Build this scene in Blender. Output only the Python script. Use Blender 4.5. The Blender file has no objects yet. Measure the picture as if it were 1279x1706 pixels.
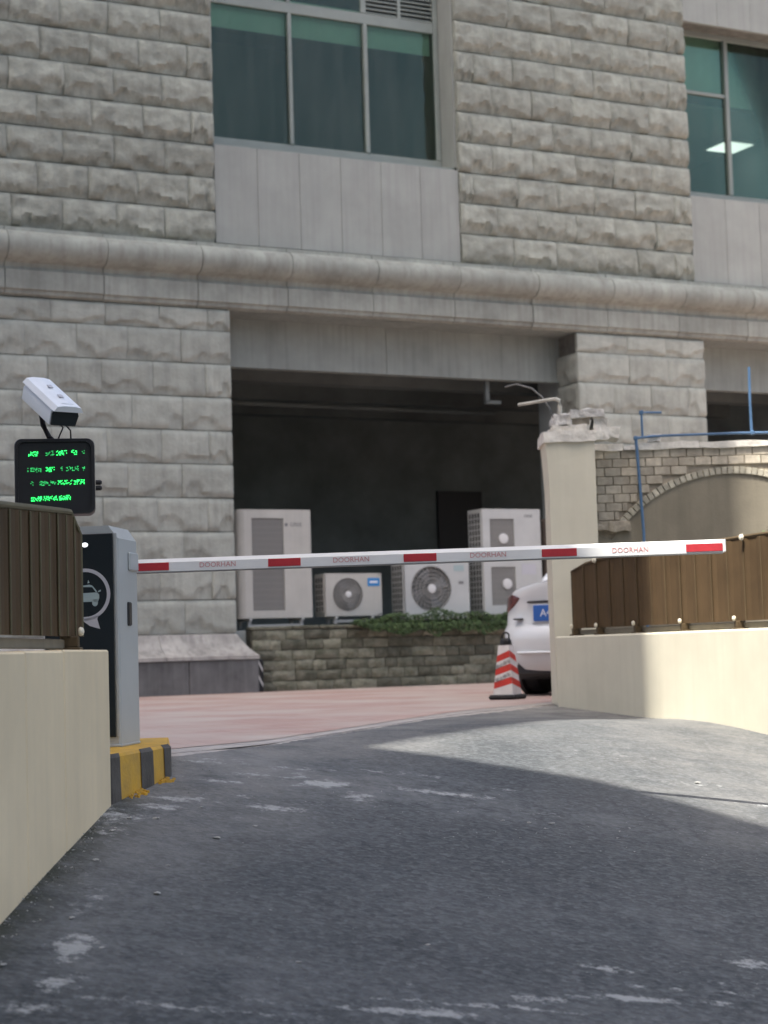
import bpy, math, random
from mathutils import Vector, Matrix, noise
R = math.radians
random.seed(7)
scene = bpy.context.scene
COL = scene.collection

# ------------------------------------------------------------------ camera
cam_d = bpy.data.cameras.new('camera'); cam = bpy.data.objects.new('camera', cam_d); COL.objects.link(cam)
scene.camera = cam
cam_d.sensor_fit = 'HORIZONTAL'; cam_d.sensor_width = 36.0
cam_d.lens = 36.0 * 3000 / 1279; cam_d.clip_end = 800; cam_d.clip_start = .05
TH = math.atan(234 / 3000); RO = .0295
_fw = Vector((0, math.cos(TH), math.sin(TH))); _r0 = Vector((1, 0, 0)); _u0 = Vector((0, -math.sin(TH), math.cos(TH)))
_r = _r0 * math.cos(RO) - _u0 * math.sin(RO); _u = _u0 * math.cos(RO) + _r0 * math.sin(RO)
EYE = Vector((0, 0, .46))
_m = Matrix((_r, _u, -_fw)).transposed().to_4x4(); _m.translation = EYE
cam.matrix_world = _m
cam_d.dof.use_dof = True; cam_d.dof.focus_distance = 8.2; cam_d.dof.aperture_fstop = 5.0
scene.render.resolution_x = 768; scene.render.resolution_y = 1024

# ------------------------------------------------------------------ world, sun, exposure
EL = R(64); AZ = Vector((-.496, -.868))
world = bpy.data.worlds.new('World'); scene.world = world; world.use_nodes = True
wn = world.node_tree.nodes; wl = world.node_tree.links
sky = wn.new('ShaderNodeTexSky'); sky.sky_type = 'NISHITA'; sky.sun_disc = False
sky.sun_elevation = EL; sky.sun_rotation = math.atan2(AZ.x, AZ.y) % (2 * math.pi)
sky.air_density = 1.0; sky.dust_density = 6.0; sky.ozone_density = 1.0
bg = wn['Background']; bg.inputs['Strength'].default_value = .105
wl.new(sky.outputs[0], bg.inputs['Color'])
sd = bpy.data.lights.new('sun', 'SUN'); so = bpy.data.objects.new('sun', sd); COL.objects.link(so)
sd.energy = 3.5; sd.angle = R(.4); sd.color = (1, .95, .87)
LS = Vector((AZ.x * math.cos(EL), AZ.y * math.cos(EL), math.sin(EL)))
so.rotation_euler = LS.to_track_quat('Z', 'Y').to_euler(); so.location = LS * 60
scene.view_settings.view_transform = 'Standard'; scene.view_settings.look = 'None'
scene.view_settings.exposure = 1.55; scene.view_settings.gamma = 1.0

# ------------------------------------------------------------------ materials
MATS = {}
def mat(name, col, rough=.8, var=.0, scale=6.0, detail=4, bump=0.0, bscale=40.0, metal=0.0, spec=.4, col2=None, per_obj=0.0, streak=0.0, streak_col=None, coat=0.0):
    """plain procedural surface: base colour, noise variation, per-piece tint, vertical weather streaks, fine relief"""
    m = bpy.data.materials.new(name); m.use_nodes = True; MATS[name] = m
    nt = m.node_tree; N = nt.nodes; L = nt.links; b = N['Principled BSDF']
    b.inputs['Roughness'].default_value = rough; b.inputs['Metallic'].default_value = metal
    b.inputs['Specular IOR Level'].default_value = spec; b.inputs['Coat Weight'].default_value = coat
    b.inputs['Base Color'].default_value = (*col, 1)
    if not (var or bump or per_obj or streak): return m
    tc = N.new('ShaderNodeTexCoord'); oi = N.new('ShaderNodeObjectInfo')
    ad = N.new('ShaderNodeVectorMath'); ad.operation = 'MULTIPLY_ADD'
    L.new(oi.outputs['Location'], ad.inputs[0]); ad.inputs[1].default_value = (1.7, 2.3, 1.9); L.new(tc.outputs['Object'], ad.inputs[2])
    vec = ad.outputs[0]; out = None
    c = N.new('ShaderNodeRGB'); c.outputs[0].default_value = (*col, 1); out = c.outputs[0]
    if var:
        nz = N.new('ShaderNodeTexNoise'); nz.inputs['Scale'].default_value = scale; nz.inputs['Detail'].default_value = detail; nz.inputs['Roughness'].default_value = .62
        L.new(vec, nz.inputs['Vector'])
        mr = N.new('ShaderNodeMapRange'); mr.inputs[1].default_value = .3; mr.inputs[2].default_value = .7; L.new(nz.outputs[0], mr.inputs[0])
        mx = N.new('ShaderNodeMix'); mx.data_type = 'RGBA'
        c2 = col2 if col2 else tuple(x * (1 - var) for x in col)
        c1 = col if col2 else tuple(min(1, x * (1 + var * .6)) for x in col)
        mx.inputs[6].default_value = (*c1, 1); mx.inputs[7].default_value = (*c2, 1); L.new(mr.outputs[0], mx.inputs[0]); out = mx.outputs[2]
    if streak:
        mp = N.new('ShaderNodeMapping'); mp.inputs['Scale'].default_value = (9, 9, .5); L.new(vec, mp.inputs[0])
        nz = N.new('ShaderNodeTexNoise'); nz.inputs['Scale'].default_value = 1.6; nz.inputs['Detail'].default_value = 5; L.new(mp.outputs[0], nz.inputs['Vector'])
        mr = N.new('ShaderNodeMapRange'); mr.inputs[1].default_value = .45; mr.inputs[2].default_value = .75; mr.inputs[4].default_value = streak; L.new(nz.outputs[0], mr.inputs[0])
        mx = N.new('ShaderNodeMix'); mx.data_type = 'RGBA'; L.new(mr.outputs[0], mx.inputs[0]); L.new(out, mx.inputs[6])
        sc = streak_col or tuple(x * .35 for x in col); mx.inputs[7].default_value = (*sc, 1); out = mx.outputs[2]
    if per_obj:
        mr = N.new('ShaderNodeMapRange'); mr.inputs[3].default_value = 1 - per_obj; mr.inputs[4].default_value = 1 + per_obj; L.new(oi.outputs['Random'], mr.inputs[0])
        vm = N.new('ShaderNodeVectorMath'); vm.operation = 'SCALE'; L.new(out, vm.inputs[0]); L.new(mr.outputs[0], vm.inputs[3]); out = vm.outputs[0]
    L.new(out, b.inputs['Base Color'])
    if bump:
        nz = N.new('ShaderNodeTexNoise'); nz.inputs['Scale'].default_value = bscale; nz.inputs['Detail'].default_value = 6; L.new(vec, nz.inputs['Vector'])
        bp = N.new('ShaderNodeBump'); bp.inputs['Strength'].default_value = bump; bp.inputs['Distance'].default_value = .02; L.new(nz.outputs[0], bp.inputs['Height'])
        L.new(bp.outputs[0], b.inputs['Normal'])
    return m

mat('stone_up', (.335, .348, .300), .9, .30, 5.0, 6, .5, 26, per_obj=.10, streak=.22)
mat('stone_low', (.385, .402, .355), .9, .22, 4.0, 6, .35, 26, per_obj=.08, streak=.24)
mat('joint', (.18, .178, .16), .95, .3, 8, 4, .3, 40)
mat('moulding', (.315, .332, .295), .8, .25, 3, 5, .12, 60, per_obj=.07, streak=.45, streak_col=(.16, .15, .13))
mat('spandrel', (.335, .352, .325), .7, .10, 2, 4, .05, 60, per_obj=.04, streak=.35, streak_col=(.25, .25, .24))
mat('lintel', (.285, .31, .285), .8, .15, 2, 4, .05, 60, streak=.3)
mat('plinth', (.40, .385, .355), .75, .3, 4, 5, .1, 50, streak=.55, streak_col=(.14, .135, .125))
mat('plinth_base', (.13, .13, .128), .6, .35, 3, 5, .1, 50, streak=.4, streak_col=(.22, .22, .21))
mat('recess', (.33, .36, .345), .9, .3, 1.2, 4)  # bay floor and walls lightened in colour to stand for lens haze
mat('bay_shade', (.13, .145, .138), .9, .3, 1.2, 4)  # bay ceiling, beams and pipe coloured darker to deepen the shade there
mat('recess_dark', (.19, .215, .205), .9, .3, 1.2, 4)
mat('frame_green', (.27, .30, .275), .45, .1, 3, 3)
mat('frame_dark', (.10, .12, .11), .5)
mat('blind', (.78, .80, .76), .8, .08, 2, 3)
mat('room', (.16, .16, .155), .9, .2, 1, 3)
mat('room_light', (.6, .6, .58), .9)
mat('planter_stone', (.235, .228, .175), .92, .5, 9, 6, .7, 30, per_obj=.42, col2=(.10, .105, .07))
mat('planter_joint', (.085, .083, .066), .95, .3, 8)
mat('cream', (.62, .585, .465), .85, .10, 1.6, 6, .08, 140, streak=.18, streak_col=(.45, .41, .31))
mat('tan', (.77, .64, .425), .85, .10, 1.6, 6, .08, 140, streak=.16, streak_col=(.52, .46, .34))
mat('cream_white', (.66, .63, .56), .9, .25, 8, 5, .4, 30)
mat('mortar', (.62, .60, .56), .9, .3, 14, 5, .5, 40)
mat('brick', (.46, .41, .325), .9, .3, 12, 5, .3, 60, per_obj=.2, streak=.3, streak_col=(.19, .15, .11))
mat('brick_joint', (.36, .315, .245), .95, .4, 9, 5, .3, 40)
mat('voussoir', (.42, .39, .31), .9, .3, 12, 5, .3, 60, per_obj=.2)
mat('plaster', (.225, .20, .15), .9, .18, 2.5, 5, .1, 60, streak=.2)
mat('fence_board', (.092, .060, .031), .75, .2, 3, 4, .05, 80, per_obj=.06, streak=.2, spec=.15)
mat('fence_rib', (.095, .068, .037), .6, .2, 4, 4, spec=.2)
mat('fence_rib_olive', (.118, .105, .060), .6, .2, 4, 4, spec=.2)
mat('cap_cream', (.75, .70, .55), .4)
mat('cabinet', (.40, .425, .42), .38, .06, 4, 4, metal=0)
mat('cabinet_panel', (.016, .021, .023), .22)
mat('sticker', (.50, .50, .53), .5)
mat('sticker_green', (.36, .45, .45), .5)
mat('black', (.012, .012, .013), .45)
mat('rubber', (.02, .02, .021), .75, .2, 10)
mat('yellow', (.62, .36, .035), .6, .25, 9, 5, .15, 60, col2=(.42, .26, .06))
mat('kerb_black', (.085, .078, .07), .7, .4, 9, 5, .15, 60)
mat('concrete', (.40, .37, .34), .9, .25, 6, 5, .2, 60)
mat('arm_white', (.74, .75, .74), .38, .06, 5, 4)
mat('arm_under', (.30, .30, .29), .5)
mat('red_tape', (.46, .035, .045), .35, .15, 12, 3)
mat('red_print', (.58, .27, .27), .5)
mat('cam_white', (.78, .82, .85), .3, .04, 8)
mat('cam_red', (.45, .12, .12), .4)
mat('lens', (.02, .028, .03), .12)
mat('ac_white', (.49, .48, .435), .5, .08, 3, 4, streak=.12)
mat('ac_white2', (.50, .51, .49), .5, .08, 3, 4)
mat('ac_dark', (.11, .11, .105), .7)
mat('ac_grille', (.33, .325, .305), .6)
mat('ac_back', (.24, .24, .23), .7)
mat('ac_fan', (.20, .205, .205), .6)
mat('ac_hub', (.66, .66, .64), .5)
mat('ac_steel', (.42, .42, .40), .5, .1, 6)
mat('blue_label', (.03, .22, .52), .5)
mat('print_grey', (.2, .2, .2), .6)
mat('leaf_a', (.050, .09, .028), .6, .4, 9, 3)
mat('leaf_b', (.085, .14, .045), .6, .4, 9, 3)
mat('stem', (.07, .055, .035), .9)
mat('car_white', (.64, .665, .68), .22, coat=.6)
mat('car_dark', (.03, .03, .032), .6)
mat('car_glass', (.02, .025, .027), .08)
mat('tail_red', (.10, .018, .018), .15, coat=.8)
mat('plate_blue', (.03, .12, .42), .4)
mat('white_print', (.7, .74, .8), .5)
mat('cone_red', (.55, .045, .03), .45, .15, 9)
mat('cone_white', (.70, .68, .66), .45, .12, 9)
mat('pipe_blue', (.075, .15, .26), .45, .2, 7)
mat('pipe_white', (.50, .48, .41), .5, .15, 7)
mat('hose', (.14, .14, .13), .6)
mat('brown_box', (.12, .095, .08), .7, .2, 4)
mat('debris', (.36, .36, .34), .9, .2, 20)
mat('tower', (.66, .65, .62), .85, .1, 1)
mat('tower_band', (.20, .22, .23), .5)
mat('hazard_white', (.5, .5, .48), .6)

def glass_mat():
    m = bpy.data.materials.new('tinted_glass'); m.use_nodes = True; N = m.node_tree.nodes; L = m.node_tree.links
    N.remove(N['Principled BSDF']); o = N['Material Output']
    t = N.new('ShaderNodeBsdfTransparent'); t.inputs[0].default_value = (.70, .83, .745, 1)
    g = N.new('ShaderNodeBsdfGlossy'); g.inputs['Roughness'].default_value = .04; g.inputs[0].default_value = (.62, .72, .65, 1)
    f = N.new('ShaderNodeFresnel'); f.inputs[0].default_value = 1.5
    x = N.new('ShaderNodeMixShader'); L.new(f.outputs[0], x.inputs[0]); L.new(t.outputs[0], x.inputs[1]); L.new(g.outputs[0], x.inputs[2])
    d = N.new('ShaderNodeBsdfDiffuse'); d.inputs[0].default_value = (.55, .56, .52, 1)      # pale streaky film that puts haze over the panes and lifts their darks
    tc = N.new('ShaderNodeTexCoord'); mp = N.new('ShaderNodeMapping'); mp.inputs['Scale'].default_value = (5, 5, .7); L.new(tc.outputs['Object'], mp.inputs[0])
    nz = N.new('ShaderNodeTexNoise'); nz.inputs['Scale'].default_value = 1.5; nz.inputs['Detail'].default_value = 6; L.new(mp.outputs[0], nz.inputs['Vector'])
    mr = N.new('ShaderNodeMapRange'); mr.inputs[1].default_value = .3; mr.inputs[2].default_value = .75; mr.inputs[3].default_value = .01; mr.inputs[4].default_value = .055; L.new(nz.outputs[0], mr.inputs[0])
    y = N.new('ShaderNodeMixShader'); L.new(mr.outputs[0], y.inputs[0]); L.new(x.outputs[0], y.inputs[1]); L.new(d.outputs[0], y.inputs[2])
    L.new(y.outputs[0], o.inputs[0]); MATS['glass'] = m
glass_mat()
def emit_mat(name, col, st):
    m = bpy.data.materials.new(name); m.use_nodes = True; N = m.node_tree.nodes; b = N['Principled BSDF']
    b.inputs['Base Color'].default_value = (*[c * .3 for c in col], 1); b.inputs['Emission Color'].default_value = (*col, 1); b.inputs['Emission Strength'].default_value = st
    MATS[name] = m
emit_mat('led_green', (.03, 1.0, .16), .95)
emit_mat('led_dim', (.05, .8, .2), .32)
emit_mat('lamp_light', (1.0, .88, .95), .9)
emit_mat('led_white', (.9, .95, 1.0), 1.0)

def paving_mat():
    m = bpy.data.materials.new('red_paving'); m.use_nodes = True; N = m.node_tree.nodes; L = m.node_tree.links; b = N['Principled BSDF']
    tc = N.new('ShaderNodeTexCoord'); mp = N.new('ShaderNodeMapping'); mp.inputs['Rotation'].default_value = (0, 0, R(27)); L.new(tc.outputs['Object'], mp.inputs[0])
    br = N.new('ShaderNodeTexBrick'); br.inputs['Scale'].default_value = 1.0; br.inputs['Brick Width'].default_value = .2; br.inputs['Row Height'].default_value = .1
    br.inputs['Mortar Size'].default_value = .004; br.inputs['Color1'].default_value = (.45, .315, .27, 1); br.inputs['Color2'].default_value = (.40, .27, .23, 1); br.inputs['Mortar'].default_value = (.22, .15, .13, 1)
    L.new(mp.outputs[0], br.inputs['Vector'])
    nz = N.new('ShaderNodeTexNoise'); nz.inputs['Scale'].default_value = .9; nz.inputs['Detail'].default_value = 6; L.new(tc.outputs['Object'], nz.inputs['Vector'])
    mr = N.new('ShaderNodeMapRange'); mr.inputs[1].default_value = .40; mr.inputs[2].default_value = .68; L.new(nz.outputs[0], mr.inputs[0])
    mx = N.new('ShaderNodeMix'); mx.data_type = 'RGBA'; L.new(mr.outputs[0], mx.inputs[0]); L.new(br.outputs[0], mx.inputs[6]); mx.inputs[7].default_value = (.46, .40, .35, 1)
    L.new(mx.outputs[2], b.inputs['Base Color']); b.inputs['Roughness'].default_value = .8
    bp = N.new('ShaderNodeBump'); bp.inputs['Strength'].default_value = .4; bp.inputs['Distance'].default_value = .004; L.new(br.outputs[1], bp.inputs['Height']); bp.invert = True
    L.new(bp.outputs[0], b.inputs['Normal']); MATS['red_paving'] = m
paving_mat()

def asphalt_mat():
    """asphalt: aggregate speckle, cement stains and dust whose shapes come from mesh attributes broken up by noise"""
    m = bpy.data.materials.new('asphalt'); m.use_nodes = True; N = m.node_tree.nodes; L = m.node_tree.links; b = N['Principled BSDF']
    tc = N.new('ShaderNodeTexCoord'); V = tc.outputs['Object']
    def nz(s, d=5, r=.6):
        n = N.new('ShaderNodeTexNoise'); n.inputs['Scale'].default_value = s; n.inputs['Detail'].default_value = d; n.inputs['Roughness'].default_value = r; L.new(V, n.inputs['Vector']); return n.outputs[0]
    def rng(x, a, c, d=0., e=1.):
        n = N.new('ShaderNodeMapRange'); n.inputs[1].default_value = a; n.inputs[2].default_value = c; n.inputs[3].default_value = d; n.inputs[4].default_value = e; L.new(x, n.inputs[0]); return n.outputs[0]
    def mix(f, a, c):
        n = N.new('ShaderNodeMix'); n.data_type = 'RGBA'; L.new(f, n.inputs[0])
        for k, v in ((6, a), (7, c)):
            if isinstance(v, tuple): n.inputs[k].default_value = (*v, 1)
            else: L.new(v, n.inputs[k])
        return n.outputs[2]
    def mth(op, a, c):
        n = N.new('ShaderNodeMath'); n.operation = op
        for k, v in ((0, a), (1, c)):
            if isinstance(v, float): n.inputs[k].default_value = v
            else: L.new(v, n.inputs[k])
        return n.outputs[0]
    def att(nm):
        a = N.new('ShaderNodeAttribute'); a.attribute_name = nm; return a.outputs['Fac']
    vo = N.new('ShaderNodeTexVoronoi'); vo.inputs['Scale'].default_value = 46; L.new(V, vo.inputs['Vector'])
    sp = N.new('ShaderNodeSeparateColor'); L.new(vo.outputs['Color'], sp.inputs[0])
    base = mix(rng(nz(1.3, 6), .3, .7), (.058, .067, .072), (.032, .038, .042))
    base = mix(rng(sp.outputs[0], .55, 1.0, 0, .6), base, (.14, .147, .155))
    base = mix(rng(sp.outputs[1], .7, 1.0, 0, .6), base, (.022, .025, .03))
    base = mix(mth('MULTIPLY', rng(nz(4.5, 8, .7), .5, .72), .30), base, (.15, .155, .165))
    base = mix(rng(nz(32, 3, .7), .45, .72, 0, .6), base, (.135, .148, .155)); base = mix(rng(nz(27, 3, .7), .48, .72, 0, .85), base, (.016, .020, .023))
    base = mix(mth('MULTIPLY', att('worn'), rng(nz(5.5, 9, .75), .38, .66)), base, (.165, .172, .176))
    dust = mth('MULTIPLY', att('dust'), rng(nz(2.2, 8, .68), .25, .6))
    base = mix(dust, base, (.285, .277, .257))
    moss = mth('MULTIPLY', att('moss'), rng(nz(9, 6), .3, .55))
    base = mix(moss, base, (.030, .034, .022))
    st = mth('ADD', att('stain'), mth('MULTIPLY', mth('SUBTRACT', nz(15, 8, .78), .5), 1.9))
    stf = mth('MULTIPLY', rng(st, .46, .66), rng(att('stain'), .02, .2))
    base = mix(mth('MULTIPLY', stf, .75), base, (.40, .41, .40))
    L.new(base, b.inputs['Base Color'])
    b.inputs['Roughness'].default_value = .82; b.inputs['Specular IOR Level'].default_value = .35
    bp = N.new('ShaderNodeBump'); bp.inputs['Strength'].default_value = .75; bp.inputs['Distance'].default_value = .006
    L.new(mth('ADD', vo.outputs['Distance'], mth('MULTIPLY', nz(120, 3), 1.2)), bp.inputs['Height']); L.new(bp.outputs[0], b.inputs['Normal'])
    MATS['asphalt'] = m
asphalt_mat()

# ------------------------------------------------------------------ mesh helpers
class MB:
    def __init__(s): s.v = []; s.f = []
    def add(s, vs, fs):
        o = len(s.v); s.v += [tuple(p) for p in vs]; s.f += [tuple(i + o for i in f) for f in fs]; return s
    def box(s, x0, x1, y0, y1, z0, z1):
        return s.add([(x0, y0, z0), (x1, y0, z0), (x1, y1, z0), (x0, y1, z0), (x0, y0, z1), (x1, y0, z1), (x1, y1, z1), (x0, y1, z1)],
                     [(0, 3, 2, 1), (4, 5, 6, 7), (0, 1, 5, 4), (1, 2, 6, 5), (2, 3, 7, 6), (3, 0, 4, 7)])
    def bbox(s, x0, x1, y0, y1, z0, z1, b=.01):
        """box with chamfered edges"""
        vs = []; idx = {}
        for ix, (X, sx) in enumerate(((x0, 1), (x1, -1))):
            for iy, (Y, sy) in enumerate(((y0, 1), (y1, -1))):
                for iz, (Z, sz) in enumerate(((z0, 1), (z1, -1))):
                    for ax in range(3):
                        p = [X, Y, Z]
                        for a, sg in ((0, sx), (1, sy), (2, sz)):
                            if a != ax: p[a] += sg * b
                        idx[ix, iy, iz, ax] = len(vs); vs.append(p)
        g = idx; fs = []
        for i in (0, 1):
            q = [g[i, 0, 0, 0], g[i, 1, 0, 0], g[i, 1, 1, 0], g[i, 0, 1, 0]]; fs.append(tuple(q if i else q[::-1]))
            q = [g[0, i, 0, 1], g[1, i, 0, 1], g[1, i, 1, 1], g[0, i, 1, 1]]; fs.append(tuple(q[::-1] if i else q))
            q = [g[0, 0, i, 2], g[1, 0, i, 2], g[1, 1, i, 2], g[0, 1, i, 2]]; fs.append(tuple(q if i else q[::-1]))
        for i in (0, 1):
            for j in (0, 1):
                fs.append((g[i, j, 0, 0], g[i, j, 1, 0], g[i, j, 1, 1], g[i, j, 0, 1]))
                fs.append((g[i, 0, j, 0], g[i, 1, j, 0], g[i, 1, j, 2], g[i, 0, j, 2]))
                fs.append((g[0, i, j, 1], g[1, i, j, 1], g[1, i, j, 2], g[0, i, j, 2]))
                for k in (0, 1): fs.append((g[i, j, k, 0], g[i, j, k, 1], g[i, j, k, 2]))
        return s.add(vs, fs)
    def prism(s, poly, fn, a, b):
        """closed outline extruded between a and b; fn(u, v, w) gives the point"""
        n = len(poly); vs = [fn(u, v, a) for u, v in poly] + [fn(u, v, b) for u, v in poly]
        fs = [tuple(range(n))[::-1], tuple(range(n, 2 * n))] + [(i, (i + 1) % n, n + (i + 1) % n, n + i) for i in range(n)]
        return s.add(vs, fs)
    def tube(s, pts, r, n=10):
        pts = [Vector(p) for p in pts]; vs = []; fs = []
        for i, p in enumerate(pts):
            d = (pts[min(i + 1, len(pts) - 1)] - pts[max(i - 1, 0)]).normalized()
            a = d.cross(Vector((0, 0, 1)) if abs(d.z) < .9 else Vector((0, 1, 0))).normalized(); c = d.cross(a)
            for k in range(n):
                t = 2 * math.pi * k / n; vs.append(p + (a * math.cos(t) + c * math.sin(t)) * r)
        for i in range(len(pts) - 1):
            for k in range(n): fs.append((i * n + k, i * n + (k + 1) % n, (i + 1) * n + (k + 1) % n, (i + 1) * n + k))
        fs += [tuple(range(n))[::-1], tuple(range((len(pts) - 1) * n, len(pts) * n))]
        return s.add(vs, fs)
    def lathe(s, prof, fn, n=20):
        """prof: (radius, height); fn(x, y, h)"""
        vs = []; fs = []
        for r, h in prof:
            for k in range(n): t = 2 * math.pi * k / n; vs.append(fn(r * math.cos(t), r * math.sin(t), h))
        for i in range(len(prof) - 1):
            for k in range(n): fs.append((i * n + k, i * n + (k + 1) % n, (i + 1) * n + (k + 1) % n, (i + 1) * n + k))
        fs += [tuple(range(n))[::-1], tuple(range((len(prof) - 1) * n, len(prof) * n))]
        return s.add(vs, fs)
    def mesh(s, name, m, smooth=False):
        me = bpy.data.meshes.new(name); me.from_pydata(s.v, [], s.f); me.validate(); me.update()
        me.materials.append(MATS[m])
        bpy_fix_normals(me)
        if smooth:
            for p in me.polygons: p.use_smooth = True
        return me
    def build(s, name, m, parent=None, smooth=False, loc=None, rot=None):
        return inst(name, s.mesh(name, m, smooth), parent, loc, rot)
import bmesh
def bpy_fix_normals(me):
    bm = bmesh.new(); bm.from_mesh(me); bmesh.ops.recalc_face_normals(bm, faces=bm.faces[:]); bm.to_mesh(me); bm.free()
def inst(name, me, parent=None, loc=None, rot=None, scale=None):
    o = bpy.data.objects.new(name, me); COL.objects.link(o)
    if parent: o.parent = parent
    if loc: o.location = loc
    if rot: o.rotation_euler = rot
    if scale: o.scale = scale
    return o
def tag(o, label=None, cat=None, group=None, kind=None):
    if label: o['label'] = label
    if cat: o['category'] = cat
    if group: o['group'] = group
    if kind: o['kind'] = kind
    return o
def thing(name, label, cat, loc=(0, 0, 0), rz=0, group=None):
    o = bpy.data.objects.new(name, None); COL.objects.link(o); o.location = loc; o.rotation_euler = (0, 0, rz); o.empty_display_size = .2
    return tag(o, label, cat, group)
def smooth_angle(o, deg=35):
    me = o.data
    for p in me.polygons: p.use_smooth = True
    try: me.set_sharp_from_angle(angle=R(deg))
    except Exception: pass
    return o
def text_mesh(name, txt, size, m, parent, mw, extrude=.001, align='CENTER'):
    cu = bpy.data.curves.new(name, 'FONT'); cu.body = txt; cu.size = size; cu.extrude = extrude; cu.align_x = align; cu.align_y = 'CENTER'; cu.resolution_u = 3
    t = bpy.data.objects.new(name + '_curve', cu); COL.objects.link(t)
    dg = bpy.context.evaluated_depsgraph_get(); dg.update()
    me = bpy.data.meshes.new_from_object(t.evaluated_get(dg)); me.name = name
    bpy.data.objects.remove(t); bpy.data.curves.remove(cu)
    me.materials.clear(); me.materials.append(MATS[m])
    o = inst(name, me, parent); o.matrix_local = mw; return o
def lump_mesh(name, m, seed, amp=.35, sub=2):
    bm = bmesh.new(); bmesh.ops.create_icosphere(bm, subdivisions=sub, radius=1)
    for v in bm.verts:
        n = noise.noise(v.co * 1.4 + Vector((seed * 3.1, seed, 0))) + .5 * noise.noise(v.co * 3.5 + Vector((0, seed * 2.2, seed)))
        v.co *= 1 + amp * n
    me = bpy.data.meshes.new(name); bm.to_mesh(me); bm.free(); me.materials.append(MATS[m])
    return me

# ------------------------------------------------------------------ ground
def gz(X, Y):
    Xc = min(max(X, -1.5), 2.9); d = 10.5 + 1.2 * Xc - Y
    z = 0 if d < 0 else -.12 * d * d / (d + .8)
    z -= .07 * math.exp(-((X - 1.95) ** 2 + (Y - 13.1) ** 2) / (2 * .8 ** 2))
    return z
EDGE = [(-60, 8.0), (-6, 8.3), (-2.2, 8.5), (-1.25, 8.62), (-1.06, 8.80), (-.63, 9.55), (-.18, 11.0), (.48, 13.1), (1.39, 14.9), (2.2, 16.0), (60, 18.0)]
def edgeY(X):
    for (x0, y0), (x1, y1) in zip(EDGE, EDGE[1:]):
        if x0 <= X <= x1: return y0 + (y1 - y0) * (X - x0) / (x1 - x0)
    return 8.0 if X < 0 else 18.0
# stains on the asphalt: centre, half sizes, turn, strength
ST = [(-.30, 8.42, .17, .10, .5, .75), (-.50, 7.76, .16, .07, .1, .75), (.24, 8.50, .36, .07, .02, .6), (-.63, 8.47, .22, .12, .2, .5), (.67, 8.25, .14, .05, .2, .45),
      (-.96, 5.47, .07, .20, .0, .7), (-.93, 5.10, .07, .16, -.3, .6), (.42, 5.46, .10, .05, .1, .7), (.70, 5.56, .22, .035, .15, .75), (.66, 5.85, .14, .05, .1, .6), (.05, 5.21, .30, .035, .15, .7),
      (1.18, 6.13, .12, .08, .1, .65), (.98, 5.62, .12, .03, .1, .55), (-.35, 5.15, .2, .03, .1, .5), (-.85, 5.0, .16, .03, .3, .55), (-1.08, 7.05, .10, .30, .0, .45), (-.98, 7.55, .14, .10, .3, .6),
      (-1.06, 6.3, .05, .25, .0, .4), (-.70, 7.95, .25, .10, .3, .4), (-.2, 7.95, .3, .08, .1, .35), (1.6, 9.5, .35, .10, .2, .45), (1.9, 9.1, .30, .08, .1, .5), (1.2, 10.2, .5, .2, .1, .35), (-.85, 8.75, .25, .12, .4, .5), (.9, 8.0, .2, .04, .1, .3), (.2, 6.5, .3, .25, 0, .22), (.75, 7.0, .3, .3, 0, .2)]
ST += [(-.45, 8.75, .30, .08, .25, .5), (.05, 8.9, .35, .10, .1, .45), (-.15, 8.2, .10, .16, .2, .6), (-.42, 8.55, .06, .2, .3, .55), (.5, 8.75, .30, .05, -.05, .45), (-.78, 8.25, .20, .06, .2, .55), (-.62, 7.5, .22, .05, .2, .4),
       (-.55, 5.02, .5, .028, .12, .6), (.25, 5.33, .55, .03, .12, .6), (.9, 5.72, .4, .03, .15, .55), (1.15, 5.85, .3, .03, .12, .5), (-.1, 5.42, .4, .05, .12, .35), (-1.0, 6.0, .08, .35, .05, .45), (-1.1, 7.3, .12, .18, .2, .6), (-.9, 7.75, .18, .08, .3, .65), (-1.0, 4.85, .15, .08, .2, .6), (.85, 7.75, .12, .03, .1, .45), (.55, 7.6, .16, .03, .1, .3)]
WORN = [(-.3, 8.5, 1.0, .5, .8), (.5, 8.2, .7, .35, .5), (-.9, 6.6, .22, 1.3, .7), (.3, 6.4, .8, .5, .3), (1.0, 6.6, .4, .5, .35), (.3, 5.3, 1.3, .22, .55), (-.6, 5.6, .5, .5, .35), (-.5, 7.4, .5, .3, .4), (1.5, 8.2, .5, .4, .4)]
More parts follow.
